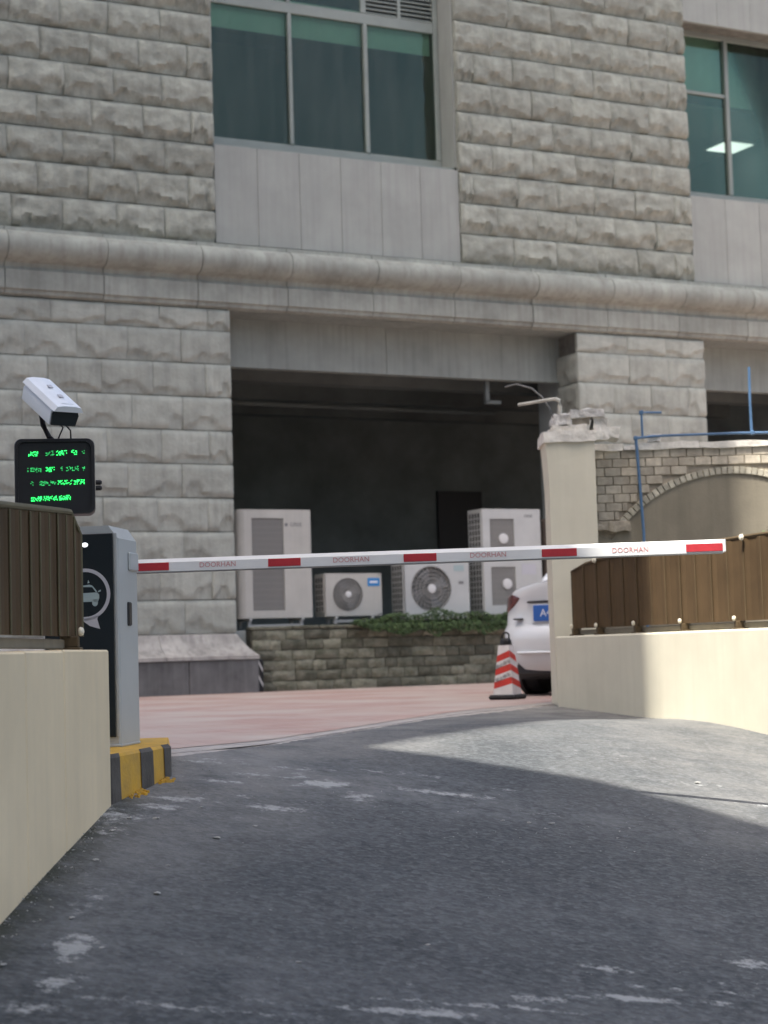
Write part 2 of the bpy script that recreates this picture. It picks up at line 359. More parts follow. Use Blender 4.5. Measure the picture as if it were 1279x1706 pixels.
def make_ramp():
    xs = [-60, -30, -12, -5, -2.6, -1.9] + [-1.8 + .035 * i for i in range(150)] + [3.6, 4.6, 7, 14, 30, 60]
    ys = [-60, -25, -8, 0, 2.2, 3.4] + [4.2 + .035 * i for i in range(206)] + [11.5 + .1 * i for i in range(46)] + [16.5, 18.2]
    me = bpy.data.meshes.new('ramp_road'); vs = []; st = []; du = []; mo = []; wo = []
    for y in ys:
        for x in xs:
            e = edgeY(x); z = gz(x, y) + .006 * noise.noise(Vector((x * 1.3, y * 1.3, 0)))
            if y > e: z = min(z, -.012) - .03 * min(1, (y - e) * 5)
            elif y > e - .35: z = min(z, 0) * (1 - (y - e + .35) / .35 * .6) - .004
            vs.append((x, y, z))
            s = 0
            for cx, cy, a, b, t, k in ST:
                dx, dy = x - cx, y - cy
                if abs(dx) > 1.2 or abs(dy) > 1.2: continue
                u = (dx * math.cos(t) + dy * math.sin(t)) / a; w = (-dx * math.sin(t) + dy * math.cos(t)) / b
                q = u * u + w * w
                if q < 9: s = max(s, k * math.exp(-q * .7))
            st.append(s)
            wo.append(min(1, sum(k * math.exp(-((x - cx) / a) ** 2 - ((y - cy) / b) ** 2) for cx, cy, a, b, k in WORN)) if abs(x) < 3 else 0)
            d = e - y
            du.append(max(0, min(1, 1.05 - .30 * d)) * .58 + .06 + .33 * max(0, min(1, (x - .6) / 1.2)) * max(0, min(1, (y - 7.2) / 2.0)))
            wx = -1.16 - .03 * (7.5 - y)
            mo.append(max(0, 1 - (x - wx) / .16) if (x > wx - .3 and y < 7.7) else 0)
    nx = len(xs)
    fs = [(j * nx + i, j * nx + i + 1, (j + 1) * nx + i + 1, (j + 1) * nx + i) for j in range(len(ys) - 1) for i in range(nx - 1)]
    me.from_pydata(vs, [], fs); me.update(); me.materials.append(MATS['asphalt'])
    for nm, dat in (('stain', st), ('dust', du), ('moss', mo), ('worn', wo)):
        a = me.attributes.new(nm, 'FLOAT', 'POINT'); a.data.foreach_set('value', dat)
    for p in me.polygons: p.use_smooth = True
    o = inst('ramp_road', me); tag(o, kind='structure')
make_ramp()
def strip_between(name, m, off0, off1, z0, z1, wob=.02):
    xs = [-60, -20, -6, -3] + [-2.2 + .12 * i for i in range(55)] + [6, 20, 60]; vs = []; fs = []
    for x in xs:
        w = wob * (noise.noise(Vector((x * 3, 2.5, off0))) + .6 * noise.noise(Vector((x * 9, 1.5, off0))))
        vs.append((x, edgeY(x) + off0 + w, z0)); vs.append((x, edgeY(x) + off1 if off1 < 50 else 150, z1))
    fs = [(2 * i, 2 * i + 2, 2 * i + 3, 2 * i + 1) for i in range(len(xs) - 1)]
    mb = MB(); mb.add(vs, fs); return mb.build(name, m)
tag(strip_between('pavement', 'red_paving', .55, 99, .001, .001, .05), kind='structure')
tag(strip_between('pavement_edging', 'concrete', .06, .75, -.0015, -.002, .05), kind='structure')
tag(strip_between('pavement_edging', 'concrete', -.12, .075, -.035, -.0025, .05), kind='structure')

# ------------------------------------------------------------------ office building (local x along the front, y into the building)
AL = math.atan2(3000, 5920); FO = Vector((0, 24.28, 0))
bld = thing('office_building', 'grey rock-faced stone office building with green windows and dark open bay', 'building', FO, AL)
def part(name, m, *boxes, parent=None, bev=0):
    mb = MB()
    for b in boxes: (mb.bbox(*b, b=bev) if bev else mb.box(*b))
    return mb.build(name, m, parent or bld)
S0, S1 = -9.0, 9.6; ZT = 12.4
part('wall', 'joint', (S0, -2.37, .045, .50, 5.86, ZT))
part('wall', 'joint', (1.35, 5.305, .045, .50, 5.86, ZT))
part('wall', 'joint', (S0, -2.195, .045, .60, .0, 4.995))
part('wall', 'joint', (3.245, 5.44, .045, .60, .0, 4.995))
part('slab', 'lintel', (S0, S1, .06, 5.0, 4.99, 5.85))
part('wall', 'spandrel', (8.6, S1, .0, .5, 5.86, ZT), (8.4, S1, .0, .5, 0, 4.99))
# rock-faced blocks
CW, CH = .69, .4375
def block_mesh(seed, rough):
    nx, nz = 18, 12; w, h = CW - .005, CH - .014; rnd = random.Random(seed); vs = []; fs = []
    chips = [(rnd.uniform(-.42, .42) * w, rnd.uniform(.12, .34) * w, rnd.uniform(.16, .42) * h) for _ in range(3 if rough else rnd.choice((1, 2, 2)))]
    o = Vector((seed * 5.3, seed * 1.7, 0)); top = rnd.uniform(.55, 1.0)
    for j in range(nz + 1):
        for i in range(nx + 1):
            u = i / nx; v = j / nz
            x = (u - .5) * w; z = (v - .5) * h
            ed = min(1, min(u, 1 - u) * 16); et = min(1, (1 - v) * 7); eb = min(1, v * 7)
            d = (.062 if rough else .036) * min(.55 + .45 * ed, et ** .5, eb ** .6)
            n = noise.noise(Vector((x * 4, z * 6, 0)) + o) + .6 * noise.noise(Vector((x * 11, z * 14, 3)) + o) + .35 * noise.noise(Vector((x * 26, z * 30, 6)) + o)
            d += (.027 if rough else .007) * n * min(ed + .3, et, 1)
            d += (.022 if rough else .0) * (1 - abs(v - .42) / .58) * et * top
            zz = z + h / 2
            for cx, cw, ch in chips:
                q = 1 - abs((x - cx) / cw) ** 2.4
                if q > 0:
                    lim = ch * (q ** .45) * (1 + .55 * noise.noise(Vector((x * 11, seed, 0))) + .3 * noise.noise(Vector((x * 27, seed, 2))))
                    if zz < lim: d = min(d, d * (.35 if rough else .12) - (.012 if rough else .014) + (.030 if rough else .020) * (zz / lim) ** 2)
            vs.append((x, .030 - max(d, -.011) - .012, z))
    W = nx + 1
    fs = [(j * W + i, j * W + i + 1, (j + 1) * W + i + 1, (j + 1) * W + i) for j in range(nz) for i in range(nx)]
    ring = [i for i in range(W)] + [j * W + nx for j in range(1, nz + 1)] + [nz * W + i for i in range(nx - 1, -1, -1)] + [j * W for j in range(nz - 1, 0, -1)]
    b0 = len(vs); vs += [(vs[k][0], .055, vs[k][2]) for k in ring]; n = len(ring)
    fs += [(ring[k], b0 + k, b0 + (k + 1) % n, ring[(k + 1) % n]) for k in range(n)]
    mb = MB(); mb.v = vs; mb.f = fs
    me = mb.mesh('stone_block', 'stone_up' if rough else 'stone_low')
    for p in me.polygons: p.use_smooth = True
    me.set_sharp_from_angle(angle=R(38)); return me
ROUGH = [block_mesh(i, True) for i in range(18)]; FLAT = [block_mesh(50 + i, False) for i in range(16)]
def courses(a, b, z0, n, meshes, ph=0, zl=None, cut_from=None):
    """rows of blocks from a to b, broken bond; zl: vertical limit"""
    for k in range(n):
        zc0 = z0 + k * CH; zc1 = zc0 + CH
        if zl: zc1 = min(zc1, zl)
        edges = [a]; x = b - (CW * .5 if (k + ph) % 2 else CW) + random.uniform(-.03, .03)
        xs = []
        while x > a + .18: xs.append(x); x -= CW * random.uniform(.93, 1.07)
        edges += xs[::-1] + [b]
        for x0, x1 in zip(edges, edges[1:]):
            o = inst('stone_block', random.choice(meshes), bld, ((x0 + x1) / 2, random.uniform(-.006, .006), (zc0 + zc1) / 2), None,
                     ((x1 - x0) / CW * (1 if random.random() < .5 else -1), 1, (zc1 - zc0) / CH))
courses(-5.9, -2.355, 5.86, 8, ROUGH); courses(1.335, 5.32, 5.86, 11, ROUGH, 1)
courses(-5.9, -2.18, .765, 9, FLAT); courses(-5.9, -2.18, 4.7025, 1, FLAT, 1, 4.99)
courses(3.2, 5.455, 2.08, 6, FLAT, 1); courses(3.2, 5.455, 4.705, 1, FLAT, 0, 4.99)
for k in range(10):   # the pier's inner side, facing the bay
    z0 = .33 + k * CH; z1 = min(z0 + CH, 4.99)
    inst('stone_block', random.choice(FLAT), bld, (3.2, .285, (z0 + z1) / 2), (0, 0, -math.pi / 2), (.55 / CW, 1, (z1 - z0) / CH))
# cornice in lengths
prof = [(.02, 5.865), (-.06, 5.85), (-.07, 5.80)]
for k in range(15):
    t = math.pi * k / 14; prof.append((-.085 - .20 * math.sin(t), 5.605 + .185 * math.cos(t)))
prof += [(-.06, 5.40), (-.045, 5.35), (-.065, 5.325), (-.085, 5.31), (-.085, 5.075), (-.05, 5.06), (-.045, 5.02), (.02, 4.995)]
x = -6.44
while x < 8.4:
    mb = MB(); mb.prism(prof, lambda u, v, w: (w, u, v), x + .005, x + 1.262)
    o = mb.build('cornice_block', 'moulding', bld); smooth_angle(o, 32)
    o.location.y = random.uniform(-.006, .006); o.location.z = random.uniform(-.003, .003); x += 1.267
# spandrel panels under and over the windows
def panels(a, b, n, z0, z1):
    w = (b - a) / n
    for k in range(n): part('spandrel_panel', 'spandrel', (a + k * w + .0025, a + (k + 1) * w - .0025, random.uniform(-.004, .004), .06, z0, z1), bev=.003)
panels(-2.345, 1.325, 6, 5.87, 7.185); part('wall', 'joint', (-2.355, 1.335, .062, .36, 5.86, 7.17))
panels(5.33, 8.55, 5, 5.87, 7.185); part('wall', 'joint', (5.32, 8.6, .062, .36, 5.86, 7.17))
panels(5.33, 8.55, 5, 9.885, ZT); part('wall', 'joint', (5.32, 8.6, .062, .36, 9.90, ZT))
part('sill', 'frame_green', (-2.355, 1.335, .10, .50, 7.19, 7.24)); part('sill', 'frame_green', (5.32, 8.6, .10, .50, 7.19, 7.24))
part('jamb', 'spandrel', (1.31, 1.334, .05, .43, 7.24, ZT)); part('jamb', 'spandrel', (-2.353, -2.33, .05, .43, 7.24, ZT))
# windows
def window(frame_boxes, panes, blinds, name='window'):
    mb = MB()
    for b in frame_boxes: mb.bbox(*b, b=.006)
    w = mb.build(name, 'frame_green', bld)
    for x0, x1, z0, z1 in panes: MB().box(x0, x1, .462, .468, z0, z1).build('pane', 'glass', w)
    for x0, x1, z0, z1 in blinds: MB().box(x0, x1, .55, .556, z0, z1).build('blind', 'blind', w)
    return w
y0, y1 = .43, .50
w1 = window([(-2.33, 1.31, y0, y1, 7.24, 7.425), (-2.33, -2.18, y0, y1, 7.43, 10.6), (-1.055, -1.0, y0 - .02, y1, 7.43, 9.275), (.105, .165, y0 - .02, y1, 7.43, 9.275), (1.235, 1.309, y0, y1, 7.43, 10.6),
             (-2.178, 1.233, y0, y1, 9.28, 9.43), (-1.055, -1.0, y0, y1, 9.435, 10.6), (.085, .165, y0, y1, 9.435, 10.6)],
            [(-2.178, -1.057, 7.427, 9.278), (-.998, .103, 7.427, 9.278), (.167, 1.233, 7.427, 9.278), (-2.178, -1.057, 9.432, 10.6), (-.998, .083, 9.432, 10.6)],
            [(-2.17, -1.03, 8.985, 9.5), (-1.02, .13, 8.985, 9.5), (.14, 1.23, 8.985, 9.5)])
for k in range(12):
    z = 9.445 + k * .062
    MB().add([(.17, .44, z), (.67, .44, z), (.67, .49, z + .05), (.17, .49, z + .05), (.17, .444, z - .006), (.67, .444, z - .006), (.67, .494, z + .044), (.17, .494, z + .044)],
             [(0, 1, 2, 3), (4, 7, 6, 5), (0, 4, 5, 1), (1, 5, 6, 2), (2, 6, 7, 3), (3, 7, 4, 0)]).build('louvre_slat', 'frame_green', w1)
    MB().add([(.72, .44, z), (1.23, .44, z), (1.23, .49, z + .05), (.72, .49, z + .05), (.72, .444, z - .006), (1.23, .444, z - .006), (1.23, .494, z + .044), (.72, .494, z + .044)],
             [(0, 1, 2, 3), (4, 7, 6, 5), (0, 4, 5, 1), (1, 5, 6, 2), (2, 6, 7, 3), (3, 7, 4, 0)]).build('louvre_slat', 'frame_green', w1)
MB().box(.672, .718, .435, .50, 9.435, 10.6).build('louvre_post', 'frame_green', w1); MB().box(.166, 1.234, .51, .53, 9.432, 10.6).build('louvre_back', 'black', w1)
w2 = window([(5.34, 8.58, y0, y1, 7.24, 7.385), (5.34, 5.60, y0, y1, 7.39, 9.89), (6.40, 6.47, y0 - .02, y1, 7.39, 9.84), (7.6, 7.67, y0, y1, 7.39, 9.84), (5.602, 6.398, y0, y1, 8.93, 8.985), (5.602, 8.58, y0, y1, 9.845, 9.95)],
            [(5.602, 6.398, 7.387, 8.928), (5.602, 6.398, 8.987, 9.843), (6.472, 7.598, 7.387, 9.843), (7.672, 8.57, 7.387, 9.843)],
            [(5.58, 6.42, 8.96, 9.9), (6.45, 7.62, 8.84, 9.9), (7.65, 8.6, 8.84, 9.9)])
# rooms behind the windows
for a, b in ((-2.35, 1.33), (5.32, 8.6)):
    part('room_wall', 'room', (a - .06, a, .50, 5.5, 6.9, 11), (b, b + .06, .50, 5.5, 6.9, 11), (a, b, 5.5, 5.56, 6.9, 11), (a, b, .61, 5.5, 6.9, 6.96))
    part('room_ceiling', 'room', (a, b, .61, 5.5, 10.62, 10.7))
o = part('room_ceiling', 'room_light', (5.32, 8.6, 1.2, 5.5, 9.02, 9.06))
lamp = part('ceiling_lamp', 'cabinet', (7.80, 8.40, 2.22, 2.82, 8.885, 8.94)); part('diffuser', 'lamp_light', (7.82, 8.38, 2.24, 2.80, 8.872, 8.882), parent=lamp)
lamp['label'] = 'lit square white ceiling lamp seen through the window'
# open bay: lintel, floor, ceiling, walls
part('lintel_panel', 'lintel', (-2.19, .390, .56, .70, 4.335, 4.99)); part('lintel_panel', 'lintel', (.398, 3.25, .56, .70, 4.335, 4.99)); part('lintel_panel', 'lintel', (5.44, 8.4, .56, .70, 4.335, 4.99))
part('bay_floor', 'recess', (-3.2, 3.24, .16, 6.5, .0, .80))
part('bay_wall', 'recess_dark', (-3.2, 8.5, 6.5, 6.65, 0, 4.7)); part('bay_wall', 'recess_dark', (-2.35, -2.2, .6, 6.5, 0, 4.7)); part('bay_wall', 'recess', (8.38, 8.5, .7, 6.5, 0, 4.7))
part('bay_ceiling', 'bay_shade', (-2.2, 8.4, .70, 6.5, 4.62, 4.70))
for y in (1.6, 3.2, 4.8): part('ceiling_beam', 'bay_shade', (-2.2, 8.38, y, y + .25, 4.33, 4.62))
part('bay_column', 'recess', (3.26, 5.43, .62, 1.2, 0, 4.62))
part('bay_door', 'black', (4.35, 5.25, 6.44, 6.49, .8, 3.3)); part('bay_floor', 'recess', (3.25, 8.38, 1.2, 6.5, 0, .80))
MB().tube([(-2.2, 2.4, 4.14), (0, 2.4, 4.13), (3.2, 2.4, 4.12)], .035).build('bay_pipe', 'bay_shade', bld)
mb = MB(); mb.box(2.05, 2.11, .68, .74, 4.02, 4.34); mb.box(2.05, 2.30, .68, .74, 4.0, 4.05); mb.build('pipe_bracket', 'bay_shade', bld)
# plinth under the left pier
pp = [(.02, .765), (-.02, .75), (-.05, .68), (-.12, .58), (-.24, .50), (-.31, .475), (-.31, .43), (.02, .43)]
xs = [-5.9, -4.5, -3.25, -1.995]
for a, b in zip(xs, xs[1:]):
    mb = MB(); mb.prism(pp, lambda u, v, w: (w, u, v), a + .003, b - .003)
    o = mb.build('plinth_stone', 'plinth', bld); smooth_angle(o, 30)
    if b == xs[-1]:
        for v in o.data.vertices:
            if v.co.x > b - .01: v.co.x -= .20 * max(0, min(1, (v.co.z - .475) / .29))
xs = [-5.9, -4.7, -3.9, -2.95, -2.0]
for a, b in zip(xs, xs[1:]): part('plinth_slab', 'plinth_base', (a + .003, b - .003, -.285, .02, -.06, .427), bev=.006)
g = part('corner_guard', 'black', (-1.985, -1.90, -.20, -.02, 0, .42), bev=.01)
for z in (.06, .25):
    MB().add([(-1.975, -.203, z + .12), (-1.915, -.203, z), (-1.915, -.203, z + .05), (-1.975, -.203, z + .17), (-1.975, -.199, z + .12), (-1.915, -.199, z), (-1.915, -.199, z + .05), (-1.975, -.199, z + .17)],
             [(0, 1, 2, 3), (4, 7, 6, 5), (0, 4, 5, 1), (1, 5, 6, 2), (2, 6, 7, 3), (3, 7, 4, 0)]).build('stripe', 'hazard_white', g)

# ------------------------------------------------------------------ planter wall and creeper
pl = thing('planter_wall', 'low mossy rough stone wall below the air conditioners', 'wall', FO, AL)
MB().box(-1.99, 3.2, -.02, .155, -.05, .79).build('core', 'planter_joint', pl)
def stone_mesh(seed):
    w, h = .27, .128; nx, nz = 5, 3; vs = []; o = Vector((seed * 3.3, 0, seed))
    for j in range(nz + 1):
        for i in range(nx + 1):
            x = (i / nx - .5) * w; z = (j / nz - .5) * h
            e = min(1, min(i, nx - i, ) * .7) * min(1, min(j, nz - j) * .9)
            x += .010 * noise.noise(Vector((x * 9, z * 9, 5)) + o); z += .010 * noise.noise(Vector((x * 9, z * 9, 9)) + o)
            vs.append((x, -.012 - .030 * e - .026 * noise.noise(Vector((x * 12, z * 14, 0)) + o) * (.4 + e), z))
    W = nx + 1; fs = [(j * W + i, j * W + i + 1, (j + 1) * W + i + 1, (j + 1) * W + i) for j in range(nz) for i in range(nx)]
    ring = [i for i in range(W)] + [j * W + nx for j in range(1, nz + 1)] + [nz * W + i for i in range(nx - 1, -1, -1)] + [j * W for j in range(nz - 1, 0, -1)]
    b0 = len(vs); vs += [(vs[k][0], .035, vs[k][2]) for k in ring]; n = len(ring)
    fs += [(ring[k], b0 + k, b0 + (k + 1) % n, ring[(k + 1) % n]) for k in range(n)]
    mb = MB(); mb.v = vs; mb.f = fs; me = mb.mesh('stone', 'planter_stone')
    for p in me.polygons: p.use_smooth = True
    me.set_sharp_from_angle(angle=R(45)); return me
PST = [stone_mesh(i) for i in range(12)]
for k in range(6):
    x = -1.99 - random.uniform(0, .1); z = .063 + k * .134
    while x < 3.1:
        w = random.uniform(.18, .38); inst('stone', random.choice(PST), pl, (max(x, -1.98) + w / 2, -.03, z + random.uniform(-.004, .004)), (0, random.uniform(-.02, .02), 0), ((w - .008) / .27 * random.choice((1, -1)), 1, random.uniform(.93, 1.02))); x += w
x = -1.99
while x < 3.1:
    w = random.uniform(.35, .6); MB().bbox(0, w - .01, -.07, .16, 0, .045, b=.012).build('coping_stone', 'planter_stone', pl, loc=(x, random.uniform(-.01, .01), .80 + random.uniform(-.006, .006))); x += w

def leaves(mb, centre_fn, count, size, rnd):
    for _ in range(count):
        p, nrm = centre_fn(rnd); a = rnd.uniform(0, 6.28); s = size * rnd.uniform(.6, 1.3)
        n = (Vector(nrm) + Vector((rnd.uniform(-.8, .8), rnd.uniform(-.8, .8), rnd.uniform(-.5, .9)))).normalized()
        u = n.orthogonal().normalized(); v = n.cross(u); d = u * math.cos(a) + v * math.sin(a); e = n.cross(d); p = Vector(p)
        mb.add([p - d * s, p - d * s * .1 + e * s * .42 + n * s * .12, p + d * s, p - d * s * .1 - e * s * .42 + n * s * .12], [(0, 1, 2), (0, 2, 3)])
cr = thing('creeper', 'dark green creeper spilling over the stone planter wall', 'plant', FO + Vector((.5, .1, .84)), AL)
def creep(rnd):
    x = rnd.uniform(-1.05, 1.75); e = min(1, (x + 1.1) / .5, (1.8 - x) / .15)
    h = .17 * e * (.65 + .35 * math.sin(x * 7) * math.sin(x * 3 + 1)) + .03; t = rnd.random()
    drop = (.13 + .09 * noise.noise(Vector((x * 4, 0, 0)))) * e
    if t < .6: return (x, rnd.uniform(-.10, .12), rnd.uniform(0, h)), (0, -.6, .8)
    return (x, -.13 + rnd.uniform(-.04, .03), -drop * rnd.random() ** 1.3), (0, -1, .2)
rnd = random.Random(3); mb = MB(); leaves(mb, creep, 3800, .026, rnd); f1 = mb.build('foliage', 'leaf_a', cr)
mb = MB(); leaves(mb, creep, 1500, .024, rnd); mb.build('new_leaves', 'leaf_b', cr)
mb = MB()
for k in range(14): xx = -1 + k * .2; mb.tube([(xx, .06, 0), (xx + .05, -.08, .09), (xx + .1, -.13, -.08)], .006, 5)
mb.build('stem', 'stem', cr)

# ------------------------------------------------------------------ air conditioners
def fp(s, y, z): c, n = math.cos(AL), math.sin(AL); return (FO.x + s * c - y * n, FO.y + s * n + y * c, z)
def ring_plate(mb, x0, x1, z0, z1, cx, cz, r, y, n=40):
    """flat front with a round hole"""
    vs = []; fs = []
    for k in range(n):
        t = 2 * math.pi * k / n; dx, dz = math.cos(t), math.sin(t)
        q = min(((x1 - cx) / dx if dx > 1e-6 else (x0 - cx) / dx if dx < -1e-6 else 9), ((z1 - cz) / dz if dz > 1e-6 else (z0 - cz) / dz if dz < -1e-6 else 9))
        vs += [(cx + dx * r, y, cz + dz * r), (cx + dx * q, y, cz + dz * q), (cx + dx * r, y + .07, cz + dz * r)]
    for k in range(n):
        a, b = 3 * k, 3 * ((k + 1) % n); fs += [(a, a + 1, b + 1, b), (a, b, b + 2, a + 2)]
    # corners
    mb.add(vs, fs)
    for X, Z in ((x0, z0), (x1, z0), (x0, z1), (x1, z1)):
        ks = sorted(range(n), key=lambda k: (vs[3 * k + 1][0] - X) ** 2 + (vs[3 * k + 1][2] - Z) ** 2)[:2]
        mb.add([vs[3 * ks[0] + 1], vs[3 * ks[1] + 1], (X, y, Z)], [(0, 1, 2)])
def fan_unit(t, cx, cz, r, spiral=.5, nsp=28):
    mb = MB(); mb.lathe([(r * .99, .072), (.01, .072)], lambda x, y, h: (cx + x, h, cz + y), 32); mb.build('fan_recess', 'ac_back', t)
    mb = MB()
    for k in range(4):
        a0 = k * math.pi / 2 + .4; vs = []
        for j in range(5):
            rr = r * (.25 + .65 * j / 4)
            for q in (-.33, .33): vs.append((cx + rr * math.cos(a0 + q), .05 + q * .03, cz + rr * math.sin(a0 + q)))
        mb.add(vs, [(2 * j, 2 * j + 1, 2 * j + 3, 2 * j + 2) for j in range(4)])
    mb.build('fan_blade', 'ac_fan', t)
    mb = MB()
    for k in range(nsp):
        a0 = 2 * math.pi * k / nsp; mb.tube([(cx + rr * r * math.cos(a0 + spiral * rr), -.004 - .016 * math.sin(math.pi * rr), cz + rr * r * math.sin(a0 + spiral * rr)) for rr in (.2, .45, .7, 1.0)], .0042, 4)
    for rr in (.45, .62, .8, .97):
        mb.tube([(cx + rr * r * math.cos(2 * math.pi * k / 32), -.006 - .016 * math.sin(math.pi * rr), cz + rr * r * math.sin(2 * math.pi * k / 32)) for k in range(33)], .0042, 4)
    mb.build('fan_grille', 'ac_grille', t)
    mb = MB(); mb.lathe([(r * .2, -.006), (r * .19, -.022), (r * .10, -.028)], lambda x, y, h: (cx + x, h, cz + y), 20); smooth_angle(mb.build('fan_hub', 'ac_hub', t))
def side_coil(t, d, h, m='ac_white'):
    mb = MB(); mb.box(-.004, .0, .04, d - .03, .06, h - .05); mb.build('coil', 'ac_dark', t)
    mb = MB(); nv = max(3, int(d / .09)); nh = int(h / .085)
    for k in range(nv + 1): y = .04 + (d - .07) * k / nv; mb.box(-.012, -.005, y - .006, y + .006, .06, h - .05)
    for k in range(nh + 1): z = .06 + (h - .11) * k / nh; mb.box(-.0125, -.0055, .04, d - .03, z - .007, z + .007)
    mb.build('coil_guard', m, t)
def stand(t, w, d, hh):
    mb = MB()
    for x in (.16, w - .16):
        mb.box(x - .02, x + .02, .03, .07, -hh, -.035); mb.box(x - .02, x + .02, d - .07, d - .03, -hh, -.035); mb.box(x - .02, x + .02, -.01, d + .01, -.034, -.002)
    mb.box(.181, w - .181, .035, .065, -hh + .02, -hh + .05); mb.build('stand', 'ac_steel', t)
def ac_round(name, label, s, y, z, w, h, d, cx, cz, r, m='ac_white2', fr=.012, hh=.10, **k):
    t = thing(name, label, 'air conditioner', fp(s, y, z), AL, 'outdoor air conditioner units in the bay')
    mb = MB(); b = .018
    mb.prism([(0, b), (b, 0), (w - b, 0), (w, b), (w, d), (0, d)], lambda u, v, q: (u, v + .002, q), 0, .012); mb.prism([(0, b), (b, 0), (w - b, 0), (w, b), (w, d), (0, d)], lambda u, v, q: (u, v + .002, q), h - .012, h)
    mb.box(w - .012, w, b, d, .012, h - .012); mb.box(0, .012, b, d, .012, h - .012); mb.box(.012, w - .012, d - .012, d, .012, h - .012)
    ring_plate(mb, .010, w - .010, .006, h - .006, cx, cz, r, 0.0)
    mb.build('casing', m, t); fan_unit(t, cx, cz, r, **k); side_coil(t, d, h, m); stand(t, w, d, hh); return t
def ac_tall(name, label, s, y, z, w, h, d, gx0, gx1, holes, hubs, m='ac_white', round_side=0):
    t = thing(name, label, 'air conditioner', fp(s, y, z), AL, 'outdoor air conditioner units in the bay')
    mb = MB(); rs = max(.02, round_side)
    out = [(0, rs)] + [(rs - rs * math.cos(a), rs - rs * math.sin(a)) for a in (R(30), R(60))] + [(rs, 0), (w - .02, 0), (w, .02), (w, d), (0, d)]
    mb.prism(out, lambda u, v, q: (u, v, q), h - .03, h); mb.prism(out, lambda u, v, q: (u, v, q), 0, .03)
    zs = [.03] + [q for a, b in holes for q in (a, b)] + [h - .03]
    for a, b in zip(zs[::2], zs[1::2]): mb.box(gx0, gx1, .0, .03, a, b)
    mb.box(gx1, w - .02, 0, .03, .03, h - .03); mb.box(rs, gx0, 0, .03, .03, h - .03)
    mb.prism([(0, rs)] + [(rs - rs * math.cos(a), rs - rs * math.sin(a)) for a in (R(30), R(60))] + [(rs, 0), (rs, .03), (.03, .03), (.03, d), (0, d)], lambda u, v, q: (u, v, q), .03, h - .03)
    mb.prism([(w - .02, 0), (w, .02), (w, d), (w - .02, d)], lambda u, v, q: (u, v, q), .03, h - .03); mb.box(.03, w - .02, d - .02, d, .03, h - .03)
    smooth_angle(mb.build('casing', m, t), 30)
    for a, b in holes:
        MB().box(gx0 - .01, gx1 + .01, .06, .065, a - .01, b + .01).build('grille_recess', 'ac_back', t)
        mb = MB(); n = int((gx1 - gx0) / .022)
        for k in range(n): x = gx0 + (k + .5) * (gx1 - gx0) / n; mb.box(x - .0055, x + .0055, .012, .022, a, b)
        for k in range(7): z_ = a + (k + .5) * (b - a) / 7; mb.box(gx0, gx1, .0225, .028, z_ - .005, z_ + .005)
        mb.build('grille', 'ac_grille', t)
    for cx, cz in hubs:
        mb = MB(); mb.lathe([(.075, .011), (.072, -.01), (.04, -.016)], lambda x, y_, hh: (cx + x, hh, cz + y_), 20); smooth_angle(mb.build('fan_hub', 'ac_hub', t))
    if not round_side: side_coil(t, d, h, m)
    stand(t, w, d, .13); return t
def face_mat(x, y, z): return Matrix.Translation((x, y, z)) @ Matrix.Rotation(math.pi / 2, 4, 'X')
a1 = ac_tall('air_conditioner', 'tall cream air conditioner with two slatted grilles, beside the left stone pier', -2.06, .20, .955, 1.065, 1.435, .42, .20, .66, [(.10, .66), (.78, 1.32)], [], round_side=.10)
text_mesh('lettering', 'GREE', .075, 'print_grey', a1, face_mat(.84, -.0015, 1.235)); mb = MB(); mb.lathe([(.024, -.001), (.024, -.003)], lambda x, y, h: (.70 + x, h, 1.235 + y), 16); mb.build('badge', 'print_grey', a1)
a2 = ac_round('air_conditioner', 'small low air conditioner with dark round fan and blue sticker', -.80, .24, .965, .86, .575, .32, .34, .29, .225, m='ac_white', spiral=.2, nsp=36)
mb = MB(); mb.box(.64, .82, -.004, -.001, .40, .51); mb.build('sticker', 'blue_label', a2); mb = MB(); mb.box(.67, .79, -.006, -.0045, .44, .47); mb.build('sticker_print', 'white_print', a2)
a3 = ac_round('air_conditioner', 'middle white air conditioner with large round spiral fan grille behind the creeper', .40, .24, .90, 1.03, .80, .38, .42, .42, .315)
mb = MB(); mb.box(.85, .93, -.004, -.001, .48, .52); mb.build('badge', 'print_grey', a3)
mb = MB(); mb.box(.78, .94, -.004, -.001, .66, .74); mb.build('sticker', 'sticker_green', a3)
a4 = ac_tall('air_conditioner', 'tall pale air conditioner with two fan grilles, beside the white car', 1.66, .24, .955, .97, 1.48, .40, .12, .52, [(.12, .66), (.80, 1.34)], [(.38, .42), (.34, 1.06)], m='ac_white2')
text_mesh('lettering', 'GREE', .06, 'print_grey', a4, face_mat(.76, -.0015, 1.38)); mb = MB(); mb.box(.62, .86, -.004, -.001, .55, .70); mb.build('sticker', 'sticker', a4)
bx = thing('pipe_casing', 'dark brown upright pipe casing behind the tall right air conditioner', 'casing', fp(2.80, .42, .80), AL)
mb = MB(); mb.bbox(0, .17, 0, .14, 0, 1.52, b=.03); mb.build('casing', 'brown_box', bx); MB().bbox(-.012, .182, -.012, .152, 1.0, 1.05, b=.006).build('clamp', 'brown_box', bx)

